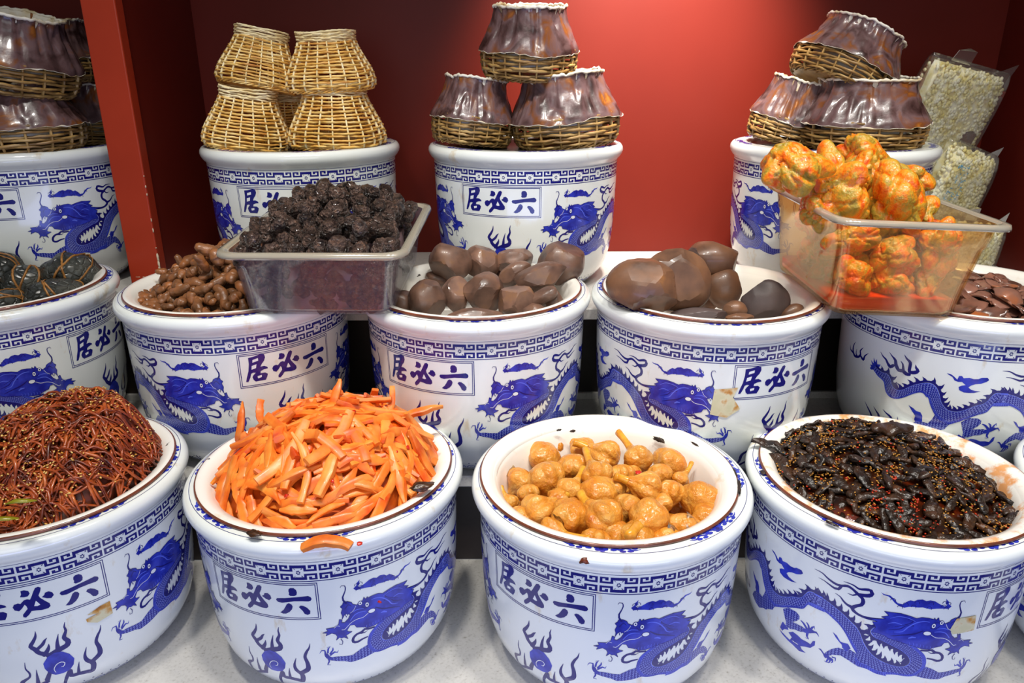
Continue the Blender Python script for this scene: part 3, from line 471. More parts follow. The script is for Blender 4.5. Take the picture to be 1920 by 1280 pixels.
def make_jar():
    bm = bmesh.new(); S = Skin(bm)
    lip = [(-.0155, .1905), (-.012, .1945), (-.006, .1982), (0, .2), (.006, .1988), (.0105, .1955), (.0125, .1905), (.0128, .180), (.0122, .168), (.006, .1635), (-.03, .163), (-.15, .160), (-.235, .14)]
    prof = [(-.2695, .0), (-.2695, .12), (-.27, .125)] + PROF + lip
    rr = lathe(bm, [p for p in prof if p[1] > 0], 160, PORC)
    cap(bm, rr[0], True); cap(bm, rr[-1], False)
    bm.faces.ensure_lookup_table()
    # fret band: 24 keys round the wall
    zt, zb = -.0231, -.0456; un = 2 * PI * R0 / 24
    rect = [(-.21, .21, 0, .19), (.14, .21, .19, .417), (.21, .475, .29, .417), (.41, .475, 0, .29), (.26, .41, 0, .10), (.26, .34, .10, .21)]
    for k in range(24):
        x0 = (k + 0.2) * un
        for a, b, c, d in rect:
            for sx in ((1,) if a < 0 else (1, -1)):
                for sy in (0, 1):
                    c2, d2 = (c, d) if sy == 0 else (1 - d, 1 - c)
                    xa, xb = sorted((x0 + sx * a * un, x0 + sx * b * un))
                    S.hline(xa, xb, zt + (zb - zt) * d2, zt + (zb - zt) * c2, NAVY, 0)
        for j in range(6):
            t = j * PI / 3 + 0.3; cx, cz = x0 + 0.0019 * math.cos(t), (zt + zb) / 2 + 0.0024 * math.sin(t)
            S.fill([(cx + 0.0011 * math.cos(a * 1.047), cz + 0.0010 * math.sin(a * 1.047)) for a in range(6)], NAVY, 0)
        for sx in (-1, 1):
            for sz in (-1, 1):
                cx, cz = x0 + sx * 0.0045, (zt + zb) / 2 + sz * 0.0057
                S.fill([(cx - sx * 0.0011, cz - sz * 0.0014), (cx + 0.0008, cz - sz * 0.0003), (cx + sx * 0.0013, cz + sz * 0.0014), (cx - 0.0008, cz + sz * 0.0002)], NAVY, 0)
    W = 2 * PI * R0
    S.hline(0, W, -.0196, -.0190, NAVY, 0); S.hline(0, W, -.0488, -.0475, NAVY, 0)
    # name plate: double frame and the three characters
    lx = math.radians(24.7) * R0
    def frame(x, za, zb2, wd, m):
        S.hline(-x, x, za, za - wd, m, 1); S.hline(-x, x, zb2, zb2 + wd, m, 1)
        n = 10
        for sx in (-1, 1):
            S.strip([(sx * x, za + (zb2 - za) * i / n) for i in range(n + 1)], [(sx * (x - wd), za + (zb2 - za) * i / n) for i in range(n + 1)], m, 1)
    frame(lx, -.0508, -.1095, .0011, NAVY); frame(lx - .0026, -.0534, -.1069, .0011, NAVY)
    X = lambda p: (math.radians(p[0] / 10) * R0, p[1] / 10000) + ((p[2] / 10000,) if len(p) > 2 else ())
    for p in DEC['glyph']: S.fill([X(q) for q in p], NAVY, 1)
    for p in DEC['glyphw']: S.fill([X(q) for q in p], WHITE, 3)
    for p in DEC['pflames']: S.stroke([X(q)[:2] + (X(q)[2] * 1.4,) for q in p], NAVY, 1)
    S.fill([X(q) for q in DEC['pearl'][1:]], BLUE, 3); S.stroke([X(q) for q in DEC['swirl']], WHITE, 5)
    draw_dragon(S, 1); draw_dragon(S, -1)
    # foot band: dots, waves and lines
    for k in range(90):
        x = W * k / 90
        S.fill([(x + 0.0016 * math.cos(a * 1.257), -.244 + 0.0011 * math.sin(a * 1.257)) for a in range(5)], NAVY, 0)
    for k in range(60):
        x = W * (k + 0.5) / 60
        S.stroke([(x + 0.0085 * math.cos(a), -.2585 + 0.008 * math.sin(a), 0.0016) for a in (0, .8, 1.57, 2.35, 3.14)], BLUE, 0, 0.004)
        S.stroke([(x + 0.004 * math.cos(a), -.2585 + 0.004 * math.sin(a), 0.0014) for a in (0, 1.57, 3.14)], BLUE, 0, 0.004)
    S.hline(0, W, -.2600, -.2588, NAVY, 1); S.hline(0, W, -.2652, -.2640, NAVY, 1)
    # rim top: a fine line and eight sprays of flowers
    def top(x, y, off): # x metres along, y = radius
        a = x / 0.18; zz = 0.0128 + (0.0125 - 0.0128) * max(0, (y - .18) / .0105)
        return (y * math.sin(a), -y * math.cos(a), zz + off)
    oldP = S.P; S.P = top
    W2 = 2 * PI * 0.18
    S.hline(0, W2, .1893, .1901, NAVY, 3)
    for k in range(7):
        c = W2 * (k + 0.5) / 7
        for a in range(6):
            t = a * PI / 3 + 0.2; fx, fr = c + 0.0055 * math.cos(t), .1825 + 0.0040 * math.sin(t)
            S.fill([(fx + 0.0036 * math.cos(b * PI / 4), fr + 0.0028 * math.sin(b * PI / 4)) for b in range(8)], BLUE, 3)
        S.fill([(c + 0.003 * math.cos(b * PI / 4), .1825 + 0.0024 * math.sin(b * PI / 4)) for b in range(8)], NAVY, 5)
        for sx in (-1, 1):
            S.stroke([(c + sx * q, r, wd) for q, r, wd in ((.006, .181, .003), (.014, .179, .003), (.022, .183, .003), (.030, .180, .0025), (.040, .184, .002), (.048, .182, .0008))], BLUE, 2)
            for q, r in ((.015, .1835), (.021, .1785), (.026, .186), (.033, .1775), (.035, .1855), (.041, .1800)):
                S.fill([(c + sx * q + 0.0042 * math.cos(b * PI / 4), r + 0.0024 * math.sin(b * PI / 4)) for b in range(8)], BLUE, 3)
    S.P = oldP
    return mesh('porcelain_jar', bm, [M['porcelain'], M['navy'], M['blue'], M['light'], M['white'], M['scale']])
JARMESH = make_jar()
JARS = {  # centre x, y, lip height, turn of the name plate (degrees to the right), label
 'F1': (-0.690, 0.975, ZF, 24, 'blue and white dragon jar under the sesame-dotted reddish brown shreds, front row'),
 'F2': (-0.2738, 0.9873, ZF, -17.3, 'blue and white dragon jar under the orange strips, front row'),
 'F3': (0.1408, 0.9601, ZF, -36.2, 'blue and white dragon jar under the golden garlic bulbs, front row'),
 'F4': (0.545, 0.9606, ZF, 38.8, 'blue and white dragon jar under the black sesame pickles, dragon facing right, front row'),
 'F5': (0.9359, 0.9204, ZF, 0, 'blue and white jar of which only a rim sliver shows at the right picture edge'),
 'M1': (-0.9202, 1.2996, ZM, 85.8, 'blue and white dragon jar under the dark straw-tied balls, middle row'),
 'M2': (-0.4893, 1.2986, ZM, 41, 'blue and white dragon jar under the brown knobbly root pieces, middle row'),
 'M3': (-0.0625, 1.2756, ZM, -23.5, 'blue and white dragon jar under the dark brown turnips, middle row'),
 'M4': (0.3380, 1.2553, ZM, 24.9, 'blue and white dragon jar under the few large brown turnip halves, middle row'),
 'M5': (0.782, 1.253, ZM, 78.4, 'blue and white dragon jar under the brown slices, its long scaly dragon tail in view'),
 'B1': (-1.0, 1.6, ZB, 0, 'blue and white dragon jar left of the red post, dark lacquered baskets on top'),
 'B2': (-0.433, 1.6135, ZB, -2.5, 'blue and white dragon jar carrying the yellow wicker baskets, back row'),
 'B3': (0.0296, 1.6097, ZB, -16.6, 'blue and white dragon jar carrying a pyramid of three lacquered baskets, back row'),
 'B4': (0.6521, 1.5824, ZB, -14, 'blue and white dragon jar half hidden behind the tub of orange tubers, back row'),
}
JO = {}
for k, (x, y, z, a, lab) in JARS.items():
    JO[k] = tag(link('porcelain_jar', JARMESH, None, (x, y, z), (0, 0, math.radians(a))), lab, 'jar', 'blue and white dragon jars')
# enamel basins in the front and middle jars
def make_basin():
    bm = bmesh.new()
    prof = [(.0150, .1826), (.0172, .1822), (.0184, .1806), (.0181, .1750), (.0150, .168), (.0105, .162), (.000, .156), (-.03, .148), (-.07, .135), (-.095, .115), (-.105, .09), (-.107, .03)]
    rr = lathe(bm, prof, 128); cap(bm, rr[-1])
    r2 = lathe(bm, [(.0170, .1800), (.0165, .1750), (.0120, .1665), (.008, .1605), (-.002, .1545), (-.032, .1465), (-.072, .1335), (-.097, .1135), (-.107, .0885), (-.109, .03)], 128)
    cap(bm, r2[-1], True)
    bmesh.ops.recalc_face_normals(bm, faces=bm.faces)
    body = mesh('enamel_basin', bm, M['enamel'])
    bm = bmesh.new()
    sweep(bm, [(0.1818 * math.sin(2 * PI * i / 128), -0.1818 * math.cos(2 * PI * i / 128), 0.0152) for i in range(128)], (0.0024, 0.0025), 10, closed=True)
    bmesh.ops.recalc_face_normals(bm, faces=bm.faces)
    return body, mesh('rim_band', bm, M['rust'])
BAS, BRIM = make_basin()
BO = {}
for k, dx, dy, a, lab in (('F1', 0, 0, 0, 'white enamel basin with brown rim heaped with reddish brown sesame shreds'), ('F2', 0, 0.002, 40, 'white enamel basin with brown rim heaped with orange strips'),
     ('F3', -0.0042, 0.003, 80, 'chipped white enamel basin with brown rim full of golden garlic bulbs'), ('F4', 0.002, 0, 130, 'oil-stained white enamel basin with brown rim full of black sesame pickles'),
     ('F5', 0, 0, 0, 'white enamel basin at the right picture edge, barely in view'), ('M1', -0.004, 0, 200, 'white enamel basin with brown rim holding dark straw-tied balls'), ('M2', 0, 0, 250, 'white enamel basin with brown rim heaped with brown knobbly roots'),
     ('M3', 0, 0, 300, 'white enamel basin with brown rim holding many dark brown turnips'), ('M4', 0.002, 0, 20, 'white enamel basin with brown rim holding the largest turnip halves'), ('M5', 0.002, 0, 60, 'white enamel basin with brown rim full of brown slices')):
    x, y, z = JARS[k][:3]
    b = tag(link('enamel_basin', BAS, None, (x + dx, y + dy, z), (0, 0, math.radians(a))), lab, 'basin', 'white enamel basins in the jars')
    r = link('rim_band', BRIM, b); r['label'] = 'brown enamel rim'
    BO[k] = b
    if k == 'F4': b.material_slots[0].link = 'OBJECT'; b.material_slots[0].material = M['oily']
CHIPM = noisy('bare_black_iron', [(0.012, 0.010, 0.008, 1), (0.05, 0.025, 0.014, 1)], 200, 0.5)
def enamel_chips(k, spots):
    bas = BO[k]; inv = Matrix.LocRotScale(bas.location, bas.rotation_euler, None).inverted()
    for i, (px, py, dz, a, c, tilt) in enumerate(spots):
        p = inv @ at(px, py, JARS[k][2] + dz); bm = bmesh.new(); ang = math.atan2(p.y, p.x)
        r = Matrix.Rotation(ang + PI / 2, 3, 'Z') @ Matrix.Rotation(tilt, 3, 'X')
        blob(bm, a, c, 0.0009, i + len(k), 0.35, 2.4, 3, rot=r, loc=p)
        link('enamel_chip', mesh('enamel_chip', bm, CHIPM), bas)['label'] = 'black chip in the white enamel'
enamel_chips('F3', [(1384, 912, .017, .020, .0035, .1), (1376, 884, .0172, .012, .0028, .1), (1236, 824, .006, .010, .0035, -1.1), (1048, 806, .0125, .004, .0016, -.9), (1074, 808, .0125, .005, .0020, -.9), (907, 905, .0165, .004, .0014, .3), (926, 922, .009, .008, .0018, -1.0), (921, 937, .0145, .0035, .0015, .4), (1303, 832, .015, .008, .0014, -.4)])
enamel_chips('M3', [(785, 517, .004, .006, .003, -1.1)])
enamel_chips('M4', [(1409, 508, .010, .016, .0045, -.7), (1497, 543, .006, .005, .002, -1.1)])
enamel_chips('F4', [(1765, 812, .0165, .024, .003, -.2), (1431, 885, .0165, .005, .0035, .2), (1560, 981, .0172, .009, .0022, .2), (1880, 1012, .0165, .012, .004, .3)])
# flat dark lids on the back jars
bm = bmesh.new()
rr = lathe(bm, [(0.0055, 0.002), (0.0055, 0.158), (0.0072, 0.1605), (0.0060, 0.1626), (0.002, 0.1626), (0.002, 0.002)], 96); cap(bm, rr[0]); cap(bm, rr[-1], True)
bmesh.ops.recalc_face_normals(bm, faces=bm.faces)
LID = mesh('jar_lid', bm, noisy('dark_tin_lid', [(0.03, 0.026, 0.022, 1), (0.06, 0.05, 0.04, 1)], 12, 0.35, metal=0.5))
for k, lab in (('B1', 'flat dark lid of the jar left of the red post'), ('B2', 'flat dark lid under the yellow wicker baskets'), ('B3', 'flat dark lid under the pyramid of three lacquered baskets'), ('B4', 'flat dark lid under the lacquered baskets beside the bean bags')):
    x, y, z = JARS[k][:3]
    tag(link('jar_lid', LID, None, (x, y, z - 0.001)), lab, 'lid', 'dark lids of the back jars')
# ------------------------------------------------------------------ baskets
def sq_fun(n):
    def f(a, z, r):
        c, s = abs(math.cos(a)), abs(math.sin(a))
        return r / (c ** n + s ** n) ** (1 / n)
    return f
def interp(tab, x):
    if x <= tab[0][0]: return tab[0][1]
    for (a, b), (c, d) in zip(tab, tab[1:]):
        if x <= c: return b + (d - b) * (x - a) / (c - a)
    return tab[-1][1]
def weave(tab, h, z0, z1, rows, stakes, n=2.6, thick=0.0023, seed=0, wob=0.0012):
    """woven rods: returns the (weave, stakes) meshes' bmesh pair"""
    sf = sq_fun(n); rnd = random.Random(seed)
    bw, bs = bmesh.new(), bmesh.new()
    per = 4
    for i in range(rows):
        z = z0 + (z1 - z0) * (i + 0.5) / rows; ph = rnd.random() * 6; pts = []
        for k in range(stakes * per):
            a = 2 * PI * k / (stakes * per)
            r = interp(tab, z / h); r = sf(a, z, r)
            r += thick * 0.95 * math.cos(PI * (k / per + i))
            pts.append((r * math.sin(a), -r * math.cos(a), z + wob * math.sin(a * 3 + ph) + wob * rnd.uniform(-.5, .5)))
        sweep(bw, pts, thick * rnd.uniform(0.8, 1.05), 6, mat=i % 3, closed=True)
    for k in range(stakes):
        a = 2 * PI * k / stakes; pts = []
        for j in range(14):
            z = z0 - 0.004 + (z1 + 0.004 - z0) * j / 13; r = sf(a, z, interp(tab, z / h))
            pts.append((r * math.sin(a), -r * math.cos(a), z))
        sweep(bs, pts, (thick * 0.75, thick * 1.25), 6, up=(math.sin(a), -math.cos(a), 0))
    return bw, bs
def rim_braid(tab, h, z, n=2.6, thick=0.003, seed=0, strands=3):
    sf = sq_fun(n); b = bmesh.new()
    for q in range(strands):
        pts = []
        for k in range(120):
            a = 2 * PI * k / 120; r = sf(a, z, interp(tab, z / h)); t = a * 13 + q * 2 * PI / strands
            r += thick * 0.8 * math.cos(t); pts.append((r * math.sin(a), -r * math.cos(a), z + thick * 0.9 * math.sin(t)))
        sweep(b, pts, thick * 0.6, 5, closed=True)
    return b
def floor_disc(tab, h, z, n=2.6):
    b = bmesh.new(); sf = sq_fun(n); r = interp(tab, z / h) - 0.001
    rr = lathe(b, [(z, r), (z, r * 0.5), (z, 0.004)], 40, rfun=sf); cap(b, rr[-1])
    r2 = lathe(b, [(z - 0.003, r), (z - 0.003, 0.004)], 40, rfun=sf); cap(b, r2[-1], True)
    return b
def cane(nm, a, b2, c, rough=0.38): return noisy(nm, [a, b2, c], 35, rough, 5, bump=0.15, bscale=120, dist=0.0006, rnd=0.06)
YC = [cane('yellow_cane_a', srgb(200, 140, 50), srgb(240, 190, 96), srgb(252, 218, 140)), cane('yellow_cane_b', srgb(180, 134, 56), srgb(232, 188, 100), srgb(250, 220, 148)), cane('yellow_cane_c', srgb(198, 128, 56), srgb(238, 184, 88), srgb(252, 226, 156))]
YS = cane('pale_cane', srgb(226, 196, 130), srgb(244, 224, 170), srgb(250, 236, 196))
BC = [cane('brown_cane_a', srgb(112, 84, 44), srgb(168, 132, 76), srgb(196, 164, 104)), cane('brown_cane_b', srgb(96, 72, 40), srgb(150, 114, 62), srgb(186, 150, 90)), cane('brown_cane_c', srgb(120, 86, 46), srgb(160, 122, 68), srgb(190, 156, 98))]
TABW = [(0, .078), (.06, .086), (.14, .0885), (.3, .084), (.5, .0725), (.68, .0615), (.82, .0555), (1, .0575)]
HW = 0.128
wv, st = weave(TABW, HW, 0.006, 0.104, 15, 20, seed=3)
WICK = {'weave': mesh('cane_weave', wv, YC), 'stakes': mesh('cane_stakes', st, YS)}
nb, ns = weave(TABW, HW, 0.104, 0.126, 6, 20, seed=4, thick=0.0019); ns.free()
WICK['neck'] = mesh('neck_band', nb, YS)
WICK['foot'] = mesh('foot_braid', rim_braid(TABW, HW, 0.004), YC[2:] )
WICK['base'] = mesh('basket_floor', floor_disc(TABW, HW, 0.004), YC[:1])
def wicker(loc, rot, sc, lab):
    r = tag(link('wicker_basket', None, None, loc, [math.radians(v) for v in rot], sc if isinstance(sc, tuple) else (sc, sc, sc)), lab, 'basket', 'yellow wicker baskets')
    for nm, k in (('woven_body', 'weave'), ('stakes', 'stakes'), ('neck_band', 'neck'), ('foot_braid', 'foot'), ('basket_floor', 'base')):
        link(nm, WICK[k], r)
    return r
zl2 = ZB + 0.0065
def px_x(px, y, z): # x at a picture column, for a known distance and height
    d = y * math.cos(PITCH) - (z - H0) * math.sin(PITCH); return (px - 960) / F_PX * d
wicker((px_x(466, 1.565, ZB), 1.565, zl2), (0, 8, 8), 0.93, 'yellow wicker basket at lower left of the four in front, rim sloping right')
wicker((px_x(638, 1.570, ZB), 1.570, zl2 + 0.001), (0, 0, -12), (1.02, 1.02, .96), 'largest yellow wicker basket, lower right of the stack, facing with flat side')
wicker((px_x(545, 1.69, ZB), 1.69, zl2), (0, 0, 30), 0.80, 'yellow wicker basket seen only through the gap behind the front four')
wicker((px_x(482, 1.590, ZB + .13), 1.590, zl2 + 0.112), (-4, 12, 20), 0.88, 'yellow wicker basket at upper left of the stack, tilted to the right')
wicker((px_x(624, 1.588, ZB + .14), 1.588, zl2 + 0.108), (2, -2, -6), (.94, .94, .88), 'yellow wicker basket at upper right of the stack, sitting on the largest one')

TABL = [(0, .080), (.06, .089), (.16, .0935), (.3, .095), (.42, .094), (.6, .083), (.78, .072), (.92, .067), (1, .068)]
HL = 0.128
def lacq_cover(seed):
    b = bmesh.new(); sf = sq_fun(2.5); off = Vector((seed * 3.3, seed, 0)); seg = 120; rows = []
    for j in range(22):
        t = j / 21; row = []
        for i in range(seg):
            a = 2 * PI * i / seg; ca, sa = math.cos(a), math.sin(a)
            zlo = 0.048 + 0.007 * noise.noise(Vector((ca * 1.5, sa * 1.5, seed))) + 0.003 * noise.noise(Vector((ca * 7, sa * 7, seed)))
            zhi = 0.126 + 0.005 * noise.noise(Vector((ca * 2, sa * 2, seed + 9))) + 0.0022 * noise.noise(Vector((ca * 9, sa * 9, seed)))
            z = zlo + (zhi - zlo) * t; r = sf(a, z, interp(TABL, z / HL)) + 0.0045 + (0.003 * (1 - t) ** 4)
            fold = noise.noise(Vector((ca * 5, sa * 5, z * 9)) + off); rid = abs(noise.noise(Vector((ca * 4 + z * 6, sa * 4, z * 5)) + off * 2))
            r += 0.0030 * fold - 0.0085 * max(0, 0.16 - rid) / 0.16 * math.sin(PI * t) ** 0.6 + 0.002 * noise.noise(Vector((ca * 12, sa * 12, z * 60)) + off)
            row.append(b.verts.new((r * sa, -r * ca, z)))
        rows.append(row)
    for j in range(21):
        for i in range(seg): b.faces.new((rows[j][i], rows[j][(i + 1) % seg], rows[j + 1][(i + 1) % seg], rows[j + 1][i]))
    top = [v.co.copy() for v in rows[-1]]; low = [v.co.copy() for v in rows[0]]
    r = bmesh.new()
    n = len(top); sweep(r, [top[i] + Vector((0, 0, 0.0006 * math.sin(i * 1.7))) for i in range(n)], [(0.0024 + 0.0012 * noise.noise(Vector((i * 0.35, seed, 0))), 0.0026 + 0.0016 * noise.noise(Vector((i * 0.5, seed, 4)))) for i in range(n)], 6, closed=True)
    lin = bmesh.new(); rw = []
    for j in range(9):
        t = j / 8; row = []
        for i in range(0, seg, 2):
            p = top[i]; k = 0.93 - 0.02 * t + 0.03 * noise.noise(Vector((i * 0.3, t * 4, seed))); z = p.z - 0.001 - 0.10 * t
            k2 = k if j else 0.985
            row.append(lin.verts.new((p.x * k2, p.y * k2, z)))
        rw.append(row)
    m = len(rw[0])
    for j in range(8):
        for i in range(m): lin.faces.new((rw[j][(i + 1) % m], rw[j][i], rw[j + 1][i], rw[j + 1][(i + 1) % m]))
    lin.faces.new(rw[-1][::-1])
    tr = bmesh.new(); rnd = random.Random(seed) # torn paper scraps along the lower edge
    sweep(tr, [p * 1.003 - Vector((0, 0, 0.0008)) for p in low], [(0.0006, 0.0004 + 0.0045 * max(0, noise.noise(Vector((i * .21, seed, 2))) - .12)) for i in range(n)], 5, closed=True)
    return b, r, lin, tr
LACQ = noisy('brown_lacquered_paper', [srgb(50, 32, 30), srgb(84, 60, 58), srgb(112, 86, 86), srgb(124, 72, 36), srgb(176, 106, 36)], 22, 0.32, 6, bump=0.35, bscale=34, dist=0.004, coat=0.3, distort=0.8, spread=(0.30, 0.74), rnd=0.05)
PAPER = noisy('torn_white_paper', [srgb(150, 116, 66), srgb(222, 206, 170), srgb(240, 234, 220)], 30, 0.7, bump=0.4, bscale=40, dist=0.003, spread=(0.28, 0.55))
LQ = []
for s_ in range(4):
    wv, st = weave(TABL, HL, 0.004, 0.056, 8, 18, n=2.5, thick=0.0028, seed=20 + s_, wob=0.0016)
    a_, b_, c_, d_ = lacq_cover(s_ + 1)
    LQ.append({'wicker_weave': mesh('wicker_weave', wv, BC), 'stakes': mesh('stakes', st, BC[0]), 'foot_braid': mesh('foot_braid', rim_braid(TABL, HL, 0.004, n=2.5, seed=s_), BC[1:2]),
               'basket_floor': mesh('basket_floor', floor_disc(TABL, HL, 0.004, 2.5), BC[:1]),
               'lacquered_cover': mesh('lacquered_cover', a_, LACQ), 'paper_rim': mesh('paper_rim', b_, PAPER), 'paper_lining': mesh('paper_lining', c_, PAPER), 'torn_paper_edge': mesh('torn_paper_edge', d_, PAPER)})
def lacquered(v, loc, rot, sc, lab):
    if not isinstance(sc, tuple): sc = (sc, sc, sc)
    r = tag(link('lacquered_basket', None, None, loc, [math.radians(q) for q in rot], sc), lab, 'basket', 'wicker baskets with lacquered paper tops')
    for nm, me in LQ[v].items():
        o = link(nm, me, r)
        if nm == 'lacquered_cover': o['label'] = 'glossy crumpled brown lacquered paper upper half'
        if nm == 'paper_rim': o['label'] = 'ragged white paper rim'
    return r
# the pyramid of three on the middle back jar
lacquered(0, (px_x(884, 1.585, ZB), 1.585, zl2 + 0.005), (0, 7, 25), (0.80, 0.84, 1.0), 'lacquered basket at lower left of the pyramid of three, leaning right')
lacquered(1, (px_x(1063, 1.575, ZB), 1.575, zl2 + 0.004), (0, -5, 12), (1.08, 1.0, 1.08), 'lacquered basket at lower right of the pyramid of three, the widest of them')
lacquered(2, (px_x(993, 1.575, ZB + .17), 1.575, zl2 + 0.132), (5, -4, 48), (0.90, 0.9, 1.02), 'lacquered basket on top of the pyramid of three')
# three on the right back jar
lacquered(3, (px_x(1461, 1.61, ZB), 1.61, zl2 + 0.003), (15, 1, 70), (0.70, 0.76, 0.98), 'small lacquered basket at lower left of the right jar, white paper lining visible')
lacquered(0, (px_x(1607, 1.55, ZB), 1.55, zl2), (2, 0, -4), (1.22, 1.05, 1.02), 'widest lacquered basket, directly behind the orange tubers')
lacquered(1, (px_x(1572, 1.575, ZB + .16), 1.575, zl2 + 0.108), (8, 25, 30), (1.0, 1.0, 0.94), 'lacquered basket steeply tilted to the right, on top of the right jar')
# the dark pile left of the red post
lacquered(2, (-0.955, 1.52, zl2), (0, -2, 15), (1.22, 1.05, 1.0), 'lacquered basket left of the red post, lower one in front')
lacquered(3, (-0.955, 1.53, zl2 + 0.118), (12, 6, 60), (1.12, 1.12, 1.08), 'lacquered basket left of the red post, upper one in front with white paper showing')
lacquered(1, (-0.93, 1.70, zl2), (0, 3, 40), (0.85, 0.85, 0.95), 'shadowed lacquered basket next to the red post, lower one at the back')
lacquered(0, (-0.94, 1.69, zl2 + 0.122), (0, -3, 10), (0.8, 0.85, 0.95), 'shadowed lacquered basket next to the red post, upper one at the back')

# ------------------------------------------------------------------ clear bags of white beans leaning in the right corner
BEAN = noisy('ivory_beans', [srgb(226, 206, 120), srgb(246, 234, 176), srgb(252, 247, 216)], 55, 0.35, sss=0.15, spread=(0.3, 0.6))
FILM = clear('clear_plastic_film', (0.98, 0.98, 0.97, 1), 0.16, 0.10, 0.06)
FILMW = clear('cloudy_film_fold', (0.9, 0.92, 0.92, 1), 0.22, 0.15, 0.42)
def pillow(u, v, wd, ht, th, puff=0.45):
    k = max(0.0, (1 - abs(u) ** 3.2)) ** puff * max(0.0, (1 - abs(v) ** 3.2)) ** puff
    return th * k
def bean_bag(name, loc, rot, wd, ht, th, n, seed, lab, printed=False):
    r = tag(link(name, None, None, loc, [math.radians(q) for q in rot]), lab, 'bag', 'clear bags of white beans')
    rnd = random.Random(seed)
    core = bmesh.new()
    for sgn in (1, -1):
        g = []
        for j in range(25):
            row = []
            for i in range(25):
                u, v = -1 + i / 12, -1 + j / 12
                y = pillow(u, v, wd, ht, th - 0.004) * (-sgn) + 0.003 * noise.noise(Vector((u * 3, v * 3, seed)))
                row.append(core.verts.new((u * (wd - .006), y, v * (ht - .006))))
            g.append(row)
        for j in range(24):
            for i in range(24):
                q = (g[j][i], g[j][i + 1], g[j + 1][i + 1], g[j + 1][i]); core.faces.new(q if sgn > 0 else q[::-1])
    base = bmesh.new(); bmesh.ops.create_icosphere(base, subdivisions=1, radius=1)
    bv = [v.co.copy() for v in base.verts]; bf = [[v.index for v in f.verts] for f in base.faces]; base.free()
    for q in range(n):
        u, v = rnd.uniform(-.94, .94), rnd.uniform(-.94, .94); sgn = 1 if rnd.random() < 0.8 else -1
        y = -sgn * (pillow(u, v, wd, ht, th - 0.004) + 0.0005)
        R = Matrix.Rotation(rnd.uniform(-.3, .3), 3, 'X') @ Matrix.Rotation(rnd.uniform(0, 3.1), 3, 'Y')
        a, b2, c = rnd.uniform(.0050, .0066), rnd.uniform(.0028, .0036), rnd.uniform(.0040, .0050)
        vs = [core.verts.new(R @ Vector((p.x * a, p.y * b2, p.z * c)) + Vector((u * wd, y, v * ht))) for p in bv]
        for f in bf: core.faces.new([vs[i] for i in f])
    o = link('bean_filling', mesh('bean_filling', core, BEAN), r); o['kind'] = 'stuff'; o['label'] = 'packed ivory white beans'
    film = bmesh.new()
    for sgn in (1, -1):
        g = []
        for j in range(41):
            row = []
            for i in range(41):
                u, v = -1 + i / 20, -1 + j / 20
                y = -sgn * (pillow(u, v, wd, ht, th + 0.002) + 0.0035 + 0.0018 * abs(noise.noise(Vector((u * 5 + v * 3, v * 4 - u * 2, seed + sgn)))))
                if i in (0, 40) or j in (0, 40): y = 0.0008 * -sgn
                row.append(film.verts.new((u * (wd + .006), y, v * (ht + .006))))
            g.append(row)
        for j in range(40):
            for i in range(40):
                q = (g[j][i], g[j][i + 1], g[j + 1][i + 1], g[j + 1][i]); film.faces.new(q if sgn > 0 else q[::-1])
    link('plastic_film', mesh('plastic_film', film, FILM), r)
    def flap(pts):      # sealed edges and the open corner flaps
        fl = bmesh.new(); f = [fl.verts.new(p) for p in pts]; b = [fl.verts.new(Vector(p) + Vector((0, 0.0012, 0))) for p in pts]; k = len(f)
        fl.faces.new(f); fl.faces.new(b[::-1])
        for i in range(k): fl.faces.new((f[i], b[i], b[(i + 1) % k], f[(i + 1) % k]))
        link('film_flap', mesh('film_flap', fl, FILMW, False), r)
    flap([(-wd * .55, 0, ht), (-wd * .52, -.004, ht + .022), (-wd * .3, -.006, ht + .030), (-wd * .05, -.002, ht + .027), (-wd * .05, 0, ht)])
    flap([(wd * .72, 0, ht), (wd * 1.12, -.004, ht + .026), (wd * 1.10, -.002, ht + .004), (wd * 1.02, 0, ht * .7)])
    flap([(wd, 0, ht * .7), (wd * 1.07, -.003, ht * .5), (wd * 1.05, -.003, -ht * .5), (wd, 0, -ht * .9)])
    if printed:
        p = bmesh.new()
        for q in range(46):
            x = rnd.uniform(-.72, -.35) * wd; z = rnd.uniform(-.2, .55) * ht; L = rnd.uniform(.006, .02)
            y = -(pillow(x / wd, z / ht, wd, ht, th + 0.002) + 0.0062)
            box(p, x - 0.0006, x + 0.0006 + (L * .35 if q % 3 else 0), y - 0.0004, y, z, z + (0.0012 if q % 3 else L * .4))
        link('blue_print', mesh('blue_print', p, plain('pale_blue_print', (0.10, 0.32, 0.50, 1), 0.4), False), r)['label'] = 'pale blue printing'
    return r
bean_bag('bean_bag', (0.915, 1.665, H0 - 0.116), (14, 10, 24), 0.116, 0.110, 0.034, 1000, 1, 'clear bag of white beans in the right corner, the upper one with corner flaps')
bean_bag('bean_bag', (0.955, 1.665, H0 - 0.270), (4, 18, 20), 0.078, 0.100, 0.042, 760, 2, 'clear bag of white beans with pale blue printing, lower one beside the jar', True)
bean_bag('bean_bag', (0.985, 1.60, SB + 0.060), (0, 8, 10), 0.060, 0.056, 0.034, 420, 3, 'clear bag of white beans of which only a corner shows beside the orange tub')
